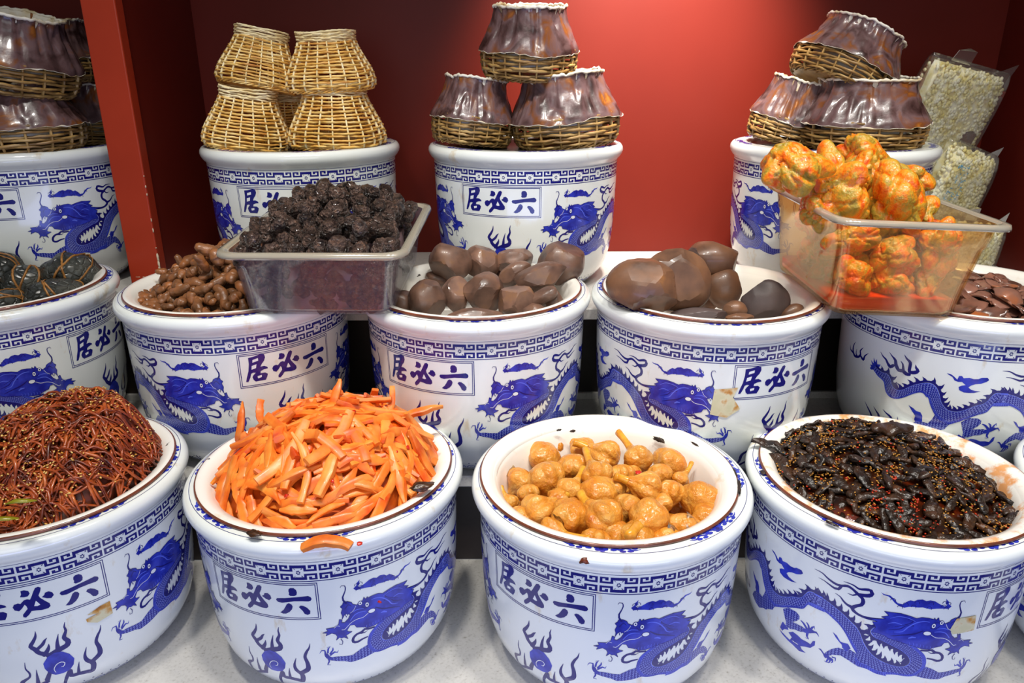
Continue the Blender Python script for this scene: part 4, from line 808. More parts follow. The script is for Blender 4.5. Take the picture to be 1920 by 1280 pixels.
# ------------------------------------------------------------------ clear plastic tubs
def rrect(w, d, r, z, n=6):
    pts = []
    for cx, cy, a0 in ((w / 2 - r, d / 2 - r, 0), (-w / 2 + r, d / 2 - r, 90), (-w / 2 + r, -d / 2 + r, 180), (w / 2 - r, -d / 2 + r, 270)):
        for k in range(n + 1):
            a = math.radians(a0 + 90 * k / n); pts.append(Vector((cx + r * math.cos(a), cy + r * math.sin(a), z)))
    return pts
def loft(bm, loops, capb=True, capt=True, mat=0):
    R = [[bm.verts.new(p) for p in l] for l in loops]; m = len(R[0])
    for a, b in zip(R, R[1:]):
        for i in range(m):
            f = bm.faces.new((a[i], a[(i + 1) % m], b[(i + 1) % m], b[i])); f.material_index = mat
    if capb: bm.faces.new(R[0][::-1])
    if capt: bm.faces.new(R[-1])
    return R
def tub_meshes(W, D, h, wb, db, fl, nm, m, mr):
    """W, D: outer rim size; wb, db: foot size"""
    wt, dt = W - 2 * fl, D - 2 * fl; s = 0.72
    wl, dl = wb + (wt - wb) * s, db + (dt - db) * s
    t = 0.0022; bm = bmesh.new()
    out = [rrect(wb - .016, db - .016, .018, 0), rrect(wb - .005, db - .005, .022, .003), rrect(wb, db, .024, .010), rrect(wl - .005, dl - .005, .026, h * s), rrect(wl, dl, .028, h * s + .003), rrect(wt, dt, .029, h - .004)]
    inn = [rrect(wt - 2 * t, dt - 2 * t, .027, h - .004), rrect(wl - 2 * t, dl - 2 * t, .026, h * s + .004), rrect(wl - .005 - 2 * t, dl - .005 - 2 * t, .024, h * s + .001), rrect(wb - 2 * t, db - 2 * t, .022, .011), rrect(wb - .018, db - .018, .018, .003)]
    loft(bm, out, True, False); loft(bm, inn, False, True)
    body = mesh(nm, bm, m)
    bm = bmesh.new()
    a = [rrect(wt, dt, .029, h - .004), rrect(W - .006, D - .006, .030, h - .005), rrect(W - .001, D - .001, .031, h - .009), rrect(W, D, .032, h - .006), rrect(W - .004, D - .004, .030, h - .001), rrect(wt + .006, dt + .006, .030, h), rrect(wt - 2 * t, dt - 2 * t, .027, h - .004)]
    loft(bm, a, False, False)
    return body, mesh('rim_flange', bm, mr)
CL1 = clear('clear_tub_wall', (0.93, 0.93, 0.92, 1), 0.07, 0.06, 0.08, (0.48, 0.42, 0.52, 1))  # purple haze colour imitates the blue jars reflected in the wall
CL2 = clear('orange_stained_tub_wall', (0.98, 0.87, 0.66, 1), 0.10, 0.10, 0.055, (0.90, 0.52, 0.18, 1))
CLR = clear('clear_tub_rim', (0.88, 0.84, 0.76, 1), 0.34, 0.10, 0.36, (0.86, 0.78, 0.62, 1))
b_, r_ = tub_meshes(0.294, 0.335, 0.108, 0.232, 0.285, 0.013, 'plastic_tub', CL1, CLR)
T1 = tag(link('plastic_tub', b_, None, (-0.298, 1.270, ZM + 0.0185), (math.radians(3.4), 0, math.radians(-1.5))), 'clear plastic tub of black wrinkled pickle lumps, bridging two middle-row jars', 'tub')
link('rim_flange', r_, T1)
b_, r_ = tub_meshes(0.262, 0.340, 0.153, 0.192, 0.268, 0.013, 'plastic_tub', CL2, CLR)
T2 = tag(link('plastic_tub', b_, None, (0.583, 1.228, ZM + 0.0175), (math.radians(1.0), math.radians(2.6), 0)), 'orange-stained clear plastic tub heaped with chili-coated tubers, on two middle-row jars', 'tub')
link('rim_flange', r_, T2)
def in_tub(T, p): return Matrix.LocRotScale(T.location, T.rotation_euler, None) @ Vector(p)

# ------------------------------------------------------------------ heaps
def put(name, me, loc, rot, lab, cat, group, sc=1.0):
    return tag(link(name, me, None, loc, rot, (sc, sc, sc) if not isinstance(sc, tuple) else sc), lab, cat, group)
def dome(hc, hr, R, power=1.0, ox=0.0, oy=0.0):
    """height over the lip as a function of the offset from the bowl's centre; centre hc, edge hr"""
    def f(x, y):
        q = min(1.0, ((x - ox) ** 2 + (y - oy) ** 2) / (R * R)); h = hr + (hc - hr) * (1 - q) ** power
        return min(h, hr + max(0.0, R - math.hypot(x, y)) * 1.7)
    return f
def lay(Hf, x, y, yaw, roll=0.0, pitch=0.0):
    e = 0.006; n = Vector((-(Hf(x + e, y) - Hf(x - e, y)) / (2 * e), -(Hf(x, y + e) - Hf(x, y - e)) / (2 * e), 1)).normalized()
    return n.to_track_quat('Z', 'Y').to_matrix() @ Matrix.Rotation(yaw, 3, 'Z') @ Matrix.Rotation(pitch, 3, 'Y') @ Matrix.Rotation(roll, 3, 'X')
def disc_pts(n, R, rnd, dmin):
    P = []; tries = 0
    while len(P) < n and tries < n * 60:
        tries += 1; r = R * math.sqrt(rnd.random()); a = rnd.uniform(0, 2 * PI); p = (r * math.cos(a), r * math.sin(a))
        if all((p[0] - q[0]) ** 2 + (p[1] - q[1]) ** 2 > dmin * dmin for q in P): P.append(p)
    return P
def core_mesh(name, Hf, R, drop, m, zlow=-0.09, amp=0.004, cx=0, cy=0):
    bm = bmesh.new(); seg = 48; rows = []
    for j in range(13):
        r = R * j / 12; row = []
        for i in range(seg if j else 1):
            a = 2 * PI * i / seg; x, y = r * math.cos(a), r * math.sin(a)
            row.append(bm.verts.new((x, y, Hf(x, y) - drop + amp * noise.noise(Vector((x * 60, y * 60, 3))))))
        rows.append(row)
    for i in range(seg): bm.faces.new((rows[0][0], rows[1][i], rows[1][(i + 1) % seg]))
    for j in range(1, 12):
        for i in range(seg): bm.faces.new((rows[j][i], rows[j + 1][i], rows[j + 1][(i + 1) % seg], rows[j][(i + 1) % seg]))
    low = [bm.verts.new((0.75 * v.co.x, 0.75 * v.co.y, zlow)) for v in rows[-1]]
    for i in range(seg): bm.faces.new((rows[-1][i], low[i], low[(i + 1) % seg], rows[-1][(i + 1) % seg]))
    bm.faces.new(low[::-1])
    return mesh(name, bm, m)
def seeds_mesh(name, pts, m, a=0.0016, b=0.0009, seed=0):
    rnd = random.Random(seed); bm = bmesh.new()
    base = bmesh.new(); bmesh.ops.create_icosphere(base, subdivisions=1, radius=1)
    bv = [v.co.copy() for v in base.verts]; bf = [[v.index for v in f.verts] for f in base.faces]; base.free()
    for p in pts:
        R = Matrix.Rotation(rnd.uniform(0, 6.3), 3, 'Z') @ Matrix.Rotation(rnd.uniform(-.5, .5), 3, 'Y'); s = rnd.uniform(.8, 1.15)
        vs = [bm.verts.new(R @ Vector((q.x * a * s, q.y * b * s, q.z * b * s * .8)) + Vector(p)) for q in bv]
        for f in bf: bm.faces.new([vs[i] for i in f])
    return mesh(name, bm, m)

# --- front left: reddish brown shreds with sesame
JX, JY, JZ = JARS['F1'][:3]
H1b = dome(0.104, 0.004, 0.172, 0.85, 0.040, 0.035)
H1 = lambda x, y: H1b(x, y) + 0.010 * noise.noise(Vector((x * 24, y * 24, 6)))
SHRED = noisy('red_brown_shreds', [srgb(70, 26, 12), srgb(128, 50, 20), srgb(168, 74, 28), srgb(192, 100, 42)], 45, 0.35, 4, coat=0.15, spread=(0.3, 0.7))
rnd = random.Random(11); bm = bmesh.new()
for q in range(3000):
    r = 0.168 * math.sqrt(rnd.random()); a = rnd.uniform(0, 2 * PI); x, y = r * math.cos(a), r * math.sin(a)
    L = rnd.uniform(0.018, 0.050); yaw = rnd.uniform(0, 2 * PI); cur = rnd.uniform(-48, 48); lift = rnd.uniform(-0.011, 0.004); hump = rnd.uniform(-0.003, 0.008)
    k = 6; px_, py_ = x - math.cos(yaw) * L / 2, y - math.sin(yaw) * L / 2; pts = []
    for i in range(k + 1):
        pts.append((px_, py_, H1(px_, py_) + lift + hump * math.sin(PI * i / k) + rnd.uniform(-.001, .001)))
        yaw += cur * L / k; px_ += math.cos(yaw) * L / k; py_ += math.sin(yaw) * L / k
    if max(math.hypot(p[0], p[1]) for p in pts) > 0.169: continue
    w_ = rnd.uniform(0.0013, 0.0030)
    sweep(bm, pts, [(w_ * (0.6 if i in (0, k) else 1), w_ * 0.6) for i in range(k + 1)], 5, up=(0, 0, 1))
tag(link('shredded_pickle', mesh('shredded_pickle', bm, SHRED), None, (JX, JY, JZ)), 'heap of reddish brown pickle shreds tangled in the front left basin', 'pickle', kind='stuff')
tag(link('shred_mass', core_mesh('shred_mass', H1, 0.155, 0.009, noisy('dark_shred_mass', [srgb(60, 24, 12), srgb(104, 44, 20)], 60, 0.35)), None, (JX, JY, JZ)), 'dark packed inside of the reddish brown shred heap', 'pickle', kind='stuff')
SESAME = noisy('sesame_seed', [srgb(214, 150, 50), srgb(240, 206, 120)], 90, 0.35, spread=(0.4, 0.6))
P = []
for q in range(1150):
    r = 0.160 * math.sqrt(rnd.random()); a = rnd.uniform(0, 2 * PI); x, y = r * math.cos(a), r * math.sin(a)
    if noise.noise(Vector((x * 22, y * 22, 1))) < -0.15 and rnd.random() < 0.75: continue
    P.append((x, y, H1(x, y) + rnd.uniform(0.004, 0.009)))
tag(link('sesame_seeds', seeds_mesh('sesame_seeds', P, SESAME, 0.0022, 0.0013), None, (JX, JY, JZ)), 'golden sesame seeds sprinkled over the reddish brown shreds', 'seeds', kind='stuff')
GREEN = noisy('green_pepper', [srgb(110, 108, 14), srgb(168, 156, 30)], 60, 0.25)
for (gx, gy, lab) in ((160, 838, 'olive green pepper sliver in the middle of the reddish shreds'), (40, 942, 'olive green pepper sliver near the front of the reddish shreds'), (8, 975, 'olive green pepper sliver at the left picture edge in the shreds')):
    p = at(gx, gy, JZ + 0.05); bm = bmesh.new()
    for _ in range(4):
        z = JZ + H1(p.x - JX, p.y - JY) + 0.003; p = at(gx, gy, z)
    sweep(bm, [(-.016, -.002, 0), (-.006, .001, .002), (.006, .0, .0025), (.016, .002, .001)], [(.001, .0008), (.0042, .0022), (.0038, .002), (.001, .0008)], 8)
    put('pepper_sliver', mesh('pepper_sliver', bm, GREEN), p, (0.1, 0.15, 0.3), lab, 'pepper', None)

# --- front: orange strips
JX, JY, JZ = JARS['F2'][:3]
H2 = dome(0.098, -0.004, 0.168, 0.80, 0.008, 0.012)
ORG = [noisy('orange_strip_flesh_' + s, c, 26, 0.42, 5, sss=0.15, sssr=(0.012, 0.005, 0.002), coat=0.06, spread=(0.30, 0.70), rnd=0.08, bump=0.2, bscale=110, dist=0.001) for s, c in
       (('a', [srgb(214, 62, 8), srgb(242, 112, 26), srgb(247, 142, 48), srgb(248, 160, 70)]), ('b', [srgb(224, 74, 8), srgb(246, 124, 30), srgb(250, 154, 62)]), ('c', [srgb(204, 70, 12), srgb(234, 124, 38), srgb(244, 158, 74)]))]
def strip_mesh(seed):
    rnd = random.Random(seed); bm = bmesh.new(); L = rnd.uniform(0.050, 0.108); w_ = rnd.uniform(0.0048, 0.0082); h = w_ * rnd.uniform(.45, .75); cur = rnd.uniform(-0.06, 0.16); side = rnd.uniform(-.22, .22); k = 12; pts = []; rr = []
    tap = rnd.choice([(1, .4), (.5, .9), (.8, .8), (.3, .3), (.9, .15)])
    for i in range(k + 1):
        t = i / k - 0.5
        pts.append((L * t, side * L * (4 * t * t) * 0.6 + 0.002 * noise.noise(Vector((t * 4, seed, 0))), -cur * L * 4 * t * t + 0.0015 * noise.noise(Vector((t * 5, seed, 7)))))
        e = 1.0
        if i < 4: e = tap[0] + (1 - tap[0]) * i / 4
        if i > k - 4: e = tap[1] + (1 - tap[1]) * (k - i) / 4
        e *= 1 + 0.18 * noise.noise(Vector((t * 7, seed, 3)))
        rr.append((w_ * e, h * (0.5 + 0.5 * e)))
    sweep(bm, pts, rr, 16, sq=7, up=(0, 0.25 * noise.noise(Vector((seed * .7, 0, 0))), 1))
    return crisp(mesh('orange_strip', bm, ORG[seed % 3]), 38)
STR = [strip_mesh(s) for s in range(24)]
rnd = random.Random(4)
GS = 'orange strips heaped in the front basin'
LS = 'spicy orange pickled strip in the heap of the second front basin'
pts = disc_pts(165, 0.155, rnd, 0.0135); n2 = 0
for i, (x, y) in enumerate(pts + disc_pts(110, 0.148, rnd, 0.014)):
    layer = 0.0 if i < len(pts) else -0.010
    rad = math.hypot(x, y); yaw = rnd.uniform(0, PI)
    if rad > 0.118 and rnd.random() < 0.8: yaw = math.atan2(y, x) + PI / 2 + rnd.uniform(-.5, .5)
    if rad > 0.14: yaw = math.atan2(y, x) + PI / 2 + rnd.uniform(-.25, .25)
    R = lay(H2, x, y, yaw, rnd.uniform(-.5, .5), rnd.uniform(-.10, .10))
    put('orange_strip', STR[rnd.randrange(24)], (JX + x, JY + y, JZ + H2(x, y) + layer + rnd.uniform(-.002, .004)), R.to_euler(), LS, 'pickled strip', GS, 1.0 if rad < .12 else 0.85)
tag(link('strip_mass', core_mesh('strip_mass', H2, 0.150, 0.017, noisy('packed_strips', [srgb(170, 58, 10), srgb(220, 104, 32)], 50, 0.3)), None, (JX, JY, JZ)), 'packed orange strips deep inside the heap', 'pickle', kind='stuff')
for (sx, sy, dz, yw, tl, sc, lab, v) in ((628, 745, .108, 1.2, .9, .9, 'orange strip standing up at the very top of the heap', 3), (452, 790, .060, 1.4, 1.1, .7, 'short orange strip poking up at the left shoulder of the heap', 5), (487, 775, .07, 1.9, .9, .7, 'orange strip poking up left of the heap top', 8),
        (785, 772, .066, .15, .25, 1.0, 'long orange strip pointing right off the top right of the heap', 11), (733, 762, .083, 1.3, .8, .6, 'stubby orange strip sticking up right of the heap top', 2), (612, 1013, .022, .02, .0, 1.05, 'orange strip lying across the front rim, outside the basin', 14)):
    p = at(sx, sy, JZ + dz)
    put('orange_strip', STR[v], p, (0.2, -tl, yw), lab, 'pickled strip', None, sc)
CHI = noisy('red_chili_flake', [srgb(176, 22, 8), srgb(226, 50, 16)], 60, 0.3)
def flake_mesh(s, r):
    bm = bmesh.new(); blob(bm, r, r * .7, r * .22, s, 0.3, 1.6, 2); return mesh('chili_flake', bm, CHI)
FK = [flake_mesh(s, 0.0036) for s in range(4)]
for k, (x, y) in enumerate(disc_pts(26, 0.140, rnd, 0.02)):
    put('chili_flake', FK[k % 4], (JX + x, JY + y, JZ + H2(x, y) + 0.0062), lay(H2, x, y, rnd.uniform(0, 3)).to_euler(), 'small red chili flake stuck on the heap of orange strips', 'chili flake', 'chili flakes on the orange strips', rnd.uniform(.6, 1.3))
put('chili_flake', FK[1], at(674, 1019, JZ + 0.0115), (0.5, 0, 0.4), 'bright red chili flake on the front lip of the jar under the orange strips', 'chili flake', None, 1.0)
put('chili_flake', FK[2], at(712, 1127, JZ - 0.078) + Vector((0, -0.001, 0)), (1.5, 0, -0.2), 'red chili flake stuck to the painted dragon under the orange strips', 'chili flake', None, 0.75)
DARKF = noisy('dark_pickle_flake', [srgb(40, 26, 16), srgb(86, 50, 24)], 70, 0.3)
bm = bmesh.new(); blob(bm, .011, .006, .004, 3, .35, 2, 3); DF = mesh('pickle_scrap', bm, DARKF)
put('pickle_scrap', DF, at(477, 1000, JZ + 0.021), (0, 0, -.3), 'dark pickle scrap on the front left rim of the orange strip basin', 'pickle scrap', None, 0.8)
put('pickle_scrap', DF, at(792, 912, JZ + 0.03), (0, 0, .4), 'dark pickle scrap lying among the orange strips at the right edge', 'pickle scrap', None, 1.3)

# --- front: golden garlic bulbs
JX, JY, JZ = JARS['F3'][:3]
GAR = noisy('golden_pickled_garlic', [srgb(188, 98, 18), srgb(212, 134, 40), srgb(216, 150, 60), srgb(224, 176, 100)], 0.9, 0.22, 4, sss=0.30, sssr=(0.010, 0.005, 0.0016), bump=0.25, bscale=2.2, dist=0.2, coat=0.15, spread=(0.28, 0.72), rnd=0.07)
GST = noisy('golden_garlic_stem', [srgb(206, 132, 26), srgb(234, 172, 58)], 2, 0.26, sss=0.2, coat=0.3, spread=(0.35, 0.65))
SKIN = clear('papery_garlic_skin', (0.95, 0.85, 0.6, 1), 0.25, 0.2, 0.28, (0.92, 0.76, 0.46, 1))
def garlic_mesh(seed):
    rnd = random.Random(seed); bm = bmesh.new(); lob = rnd.choice([5, 6, 7]); amp = rnd.uniform(.035, .10); ph = rnd.random() * 6
    tab = [(-.86, .0), (-.85, .12), (-.82, .3), (-.7, .62), (-.45, .90), (-.15, 1.0), (.15, .96), (.42, .80), (.66, .58), (.84, .42), (.98, .34), (1.1, .30), (1.16, .27)]
    def rf(a, z, r): return r * (1 + amp * math.cos(lob * a + ph) * min(1, r) - amp * 1.2 * max(0, -math.cos(lob * a + ph)) ** 6 + 0.05 * noise.noise(Vector((math.cos(a), math.sin(a), z + seed))))
    rr = lathe(bm, tab[1:], 40, rfun=rf); cap(bm, rr[0], True); cap(bm, rr[-1])
    return mesh('garlic_bulb', bm, GAR)
def stem_mesh(seed):
    rnd = random.Random(seed); bm = bmesh.new(); L = rnd.uniform(0.85, 1.25); k = 7; b = rnd.uniform(-.25, .25)
    sweep(bm, [(b * (i / k) ** 2, 0, 1.06 + L * i / k) for i in range(k + 1)], [0.28 - 0.05 * min(i, 3) / 3 + (0.02 if i > 5 else 0) for i in range(k + 1)], 12)
    return mesh('stem', bm, GST)
GB = [garlic_mesh(s) for s in range(8)]; GSM = [stem_mesh(s) for s in range(5)]
def skin_mesh(seed):
    rnd = random.Random(seed); bm = bmesh.new(); g = []
    for j in range(7):
        row = []
        for i in range(7):
            u, v = i / 6 - .5, j / 6
            row.append(bm.verts.new((u * (1.3 - .8 * v), -1.0 + .35 * v + .25 * u * u + .15 * noise.noise(Vector((u * 3, v * 3, seed))), -.3 + 1.2 * v)))
        g.append(row)
    for j in range(6):
        for i in range(6): bm.faces.new((g[j][i], g[j][i + 1], g[j + 1][i + 1], g[j + 1][i]))
    bmesh.ops.solidify(bm, geom=bm.faces[:], thickness=0.02)
    return mesh('papery_skin', bm, SKIN)
GK = [skin_mesh(s) for s in range(3)]
GL = [(615,230,82,0),(790,245,70,(680,150)),(545,300,92,0),(425,305,52,(505,243)),(395,450,76,0),(565,440,106,0),(735,365,85,1),(940,295,90,(790,215)),(980,205,60,(1140,182)),(890,410,84,(812,268)),(1150,310,80,(1052,160)),(1220,232,78,(1400,205)),(1355,340,92,0),(1290,412,68,0),(1040,425,76,0),(1205,500,92,(1065,440)),(1362,525,74,0),(1425,445,50,(1490,362)),(1550,575,106,2),(1595,690,84,0),(900,535,105,0),(715,515,78,(805,385)),(520,655,104,(712,530)),(725,685,112,3),(930,690,108,(785,555)),(1095,625,82,0),(1220,695,108,(1092,785)),(1300,595,62,0),(1440,765,98,3),(330,590,48,(272,500)),(600,782,80,(800,822)),(880,845,84,0),(1020,795,80,1),(1145,835,104,0),(1332,835,80,0),(1120,395,44,0),(410,690,70,0),(1000,505,70,0),(450,535,60,0),(640,565,60,0)]
HG = dome(-0.006, -0.030, 0.16, 0.7)
def ordn(k): return ['first', 'second', 'third', 'fourth', 'fifth', 'sixth', 'seventh', 'eighth', 'ninth', 'tenth', 'eleventh', 'twelfth'][k]
sp = []
for i, (cx, cy, R, st) in enumerate(GL):
    px, py = 860 + cx / 3.4286, 770 + cy / 3.4286
    p = at(px, py, JZ - 0.02)
    for _ in range(6): p = at(px, py, JZ + HG(p.x - JX, p.y - JY) + (0.010 if i in (9, 15, 26, 24, 10) else 0.0))
    sp.append(p)
order = sorted(range(len(GL)), key=lambda i: -GL[i][1]); rows = [order[k::1][:8] for k in range(0, 40, 8)]
rown = ['front row', 'second row from the front', 'middle row', 'second row from the back', 'back row']
LBL = {}
for q, rw in enumerate(rows):
    for k, i in enumerate(sorted(rw, key=lambda i: GL[i][0])): LBL[i] = (rown[q], ordn(k))
rnd = random.Random(9)
for i, (cx, cy, R, st) in enumerate(GL):
    p = sp[i]; dist = (p - Vector((0, 0, H0))).length; rad = R / 3.4286 * dist / F_PX * 1.20; lab = 'golden garlic bulb, %s from left in the %s' % (LBL[i][1], LBL[i][0])
    if isinstance(st, tuple):
        q = at(860 + st[0] / 3.4286, 770 + st[1] / 3.4286, p.z + 0.012); ax = (q - p).normalized()
        ln = max(1.8, min(2.7, 1.2 * (q - p).length / rad)); lab += ', stem showing'
    elif st == 2: ax = Vector((-0.3, -.8, -.4)).normalized(); ln = 1.7
    else: ax = Vector((rnd.uniform(-.6, .6), rnd.uniform(-.9, .3), -0.8)).normalized(); ln = 0
    rot = ax.to_track_quat('Z', 'Y').to_euler()
    g = put('garlic_bulb', GB[i % 8], p, rot, lab, 'garlic', 'golden garlic bulbs in the front basin', rad)
    if ln:
        s = link('stem', GSM[i % 5], g); s.scale = (1, 1, 1); s.location = (0, 0, 0)
        k = (ln - 1.06) / 1.05; s.scale.z = max(.55, k); s.location.z = 1.06 * (1 - s.scale.z)
    if st in (1, 3) or i % 6 == 4:
        s = link('papery_skin', GK[i % 3], g, rot=(0.6, 0.4 * i, 1.2 * i)); s['label'] = 'translucent papery skin'
for i, (x, y) in enumerate(disc_pts(26, 0.125, rnd, 0.036)):
    put('garlic_bulb', GB[i % 8], (JX + x, JY + y, JZ - 0.052), (rnd.uniform(0, 6), rnd.uniform(0, 6), 0), 'golden pickled garlic bulb buried under the top bulbs of the pile', 'garlic', 'buried garlic bulbs', 0.024)
put('chili_flake', FK[0], at(1197, 885, JZ + .012), (0, 0, 1), 'red chili flake on a garlic bulb in the upper middle of the garlic basin', 'chili flake', None, 1.6)
bm = bmesh.new(); blob(bm, .0065, .004, .003, 9, .4, 2, 2)
put('pickle_scrap', mesh('pickle_scrap', bm, noisy('brown_scrap', [srgb(84, 34, 16), srgb(130, 56, 26)], 80, 0.4)), at(1097, 1050, JZ + 0.0045), (0.7, 0, 0.2), 'brown scrap on the front lip of the garlic jar', 'pickle scrap', None)

# --- front right: black pickles with sesame and chili
JX, JY, JZ = JARS['F4'][:3]
H4 = dome(0.034, -0.010, 0.166, 0.75, -0.01, 0.04)
BLK = noisy('black_pickle', [srgb(16, 11, 8), srgb(40, 27, 19), srgb(66, 42, 26), srgb(92, 54, 30)], 32, 0.25, 6, bump=1.0, bscale=95, dist=0.005, coat=0.0, spread=(0.32, 0.78), rnd=0.25)
def wrinkled(seed):
    rnd = random.Random(seed); bm = bmesh.new(); L = rnd.uniform(.026, .048); w_ = rnd.uniform(.0042, .0088); k = 10; b = rnd.uniform(-.4, .4); tw = rnd.uniform(-1, 1)
    pts = [(L * (i / k - .5), b * L * (i / k - .5) ** 2 * 2 + .002 * noise.noise(Vector((i * .6, seed, 1))), .004 * noise.noise(Vector((i * .4, seed, 5)))) for i in range(k + 1)]
    sweep(bm, pts, [(w_ * math.sin(PI * (i + .7) / (k + 1.4)) ** .6 * (1 + .3 * noise.noise(Vector((i * .7, seed, 2)))), .0032 * (1 + .5 * noise.noise(Vector((i * .9, seed, 8))))) for i in range(k + 1)], 12, up=(0, .25 * tw, 1))
    for v in bm.verts: v.co *= 1 + .10 * noise.noise(v.co * 220 + Vector((seed, 0, 0)))
    return mesh('black_pickle_piece', bm, BLK)
WR = [wrinkled(s) for s in range(14)]
rnd = random.Random(21)
pts = disc_pts(175, 0.154, rnd, 0.0130)
for i, (x, y) in enumerate(pts + disc_pts(80, 0.142, rnd, 0.018)):
    R = lay(H4, x, y, rnd.uniform(0, PI), rnd.uniform(-.6, .6), rnd.uniform(-.3, .3))
    put('black_pickle_piece', WR[i % 14], (JX + x, JY + y, JZ + H4(x, y) + (rnd.uniform(-.003, .006) if i < len(pts) else -.010)), R.to_euler(), 'glossy black wrinkled pickle piece in the rightmost full front basin', 'pickle', 'black pickle pieces', rnd.uniform(.85, 1.15))
tag(link('black_pickle_mass', core_mesh('black_pickle_mass', H4, 0.156, 0.007, noisy('black_oily_mass', [srgb(16, 9, 5), srgb(48, 20, 8), srgb(96, 30, 8)], 30, 0.12, bump=0.5, bscale=80, coat=0.5), amp=0.006), None, (JX, JY, JZ)), 'oily dark mass between the black pickle pieces', 'pickle', kind='stuff')
P = []; Q = []
for q in range(3600):
    r = 0.158 * math.sqrt(rnd.random()); a = rnd.uniform(0, 2 * PI); x, y = r * math.cos(a), r * math.sin(a)
    d = noise.noise(Vector((x * 26, y * 26, 4)))
    if d < -0.05 and rnd.random() < .8: continue
    front = y < -0.05 and rnd.random() < .25
    (Q if (rnd.random() < 0.07 + (0.65 if (x + .02) ** 2 + (y + .09) ** 2 < .0020 else 0)) else P).append((x, y, H4(x, y) + rnd.uniform(-.002, .0075)))
tag(link('sesame_seeds', seeds_mesh('sesame_seeds', P, noisy('oily_sesame', [srgb(150, 92, 24), srgb(206, 150, 62)], 90, 0.25), 0.0019, 0.0011, 3), None, (JX, JY, JZ)), 'toasted sesame seeds sprinkled over the black pickles', 'seeds', kind='stuff')
tag(link('chili_flakes', seeds_mesh('chili_flakes', Q, noisy('dark_chili', [srgb(150, 30, 8), srgb(206, 60, 16)], 60, 0.35), 0.0021, 0.0014, 4), None, (JX, JY, JZ)), 'crushed red chili scattered over the black pickles', 'chili', kind='stuff')
put('black_pickle_piece', WR[2], at(1445, 833, JZ + 0.022), (0, .2, -.5), 'black pickle sliver hanging over the left rim of the black pickle basin', 'pickle', None, 1.1)
put('black_pickle_piece', WR[6], at(1672, 803, JZ + 0.045), (.2, .1, .2), 'large dark pickle at the very top of the black pickles', 'pickle', None, 1.7)

# --- middle: dark balls tied with straw
JX, JY, JZ = JARS['M1'][:3]
BALL = noisy('dark_wrinkled_ball', [srgb(30, 32, 30), srgb(58, 60, 56), srgb(86, 86, 80)], 24, 0.30, 5, bump=0.55, bscale=80, dist=0.005, vor=True, coat=0.0, spread=(0.32, 0.7))
STRAW = noisy('brown_straw', [srgb(120, 76, 28), srgb(168, 114, 52)], 70, 0.45, bump=0.3, bscale=200)
def tied_ball(px, py, rx, ry, dz, seed, lab):
    p = at(px, py, JZ + dz); k = (p - Vector((0, 0, H0))).length / F_PX; a, b, c = rx * k, ry * k * 1.15, ry * k
    bm = bmesh.new(); blob(bm, a, b, c, seed, .10, 1.5, 4, amp2=.025, f2=7)
    me = mesh('tied_ball', bm, BALL); o = put('tied_ball', me, p, (0.1, 0, .3 * seed), lab, 'pickle ball', 'dark balls tied with straw')
    rnd = random.Random(seed); V = [v.co.copy() for v in me.vertices]
    s = bmesh.new()
    for q in range(3):
        ax = Vector((rnd.uniform(-1, 1), rnd.uniform(-.4, .4), rnd.uniform(-.5, .5))).normalized(); u = ax.orthogonal().normalized(); w2 = ax.cross(u); pts = []
        for i in range(60):
            d = (u * math.cos(2 * PI * i / 60) + w2 * math.sin(2 * PI * i / 60))
            dd = Vector((d.x * a, d.y * b, d.z * c)); n = min(V, key=lambda v: (v.normalized() - dd.normalized()).length)
            pts.append(dd.normalized() * (n.length + .0007))
        sweep(s, pts, (.0022, .0009), 6, closed=True, up=None)
    link('straw_tie', mesh('straw_tie', s, STRAW), o)
tied_ball(131, 509, 42, 30, .018, 1, 'dark ball tied with straw, upper right in the leftmost middle basin, brown knot on top')
tied_ball(50, 526, 34, 24, .006, 2, 'dark ball tied with straw, in the middle of the leftmost middle basin')
tied_ball(100, 552, 46, 24, -.004, 3, 'dark ball tied with straw, at the front rim of the leftmost middle basin')
tied_ball(4, 508, 30, 30, .016, 4, 'dark ball tied with straw, upper left one, cut by the picture edge')
tied_ball(12, 566, 32, 20, -.004, 5, 'dark ball tied with straw, front left one, cut by the picture edge')
tied_ball(55, 549, 34, 16, -.03, 6, 'dark ball wedged low between the straw-tied balls')
tied_ball(-45, 540, 40, 30, .0, 7, 'dark ball tied with straw just outside the left picture edge')

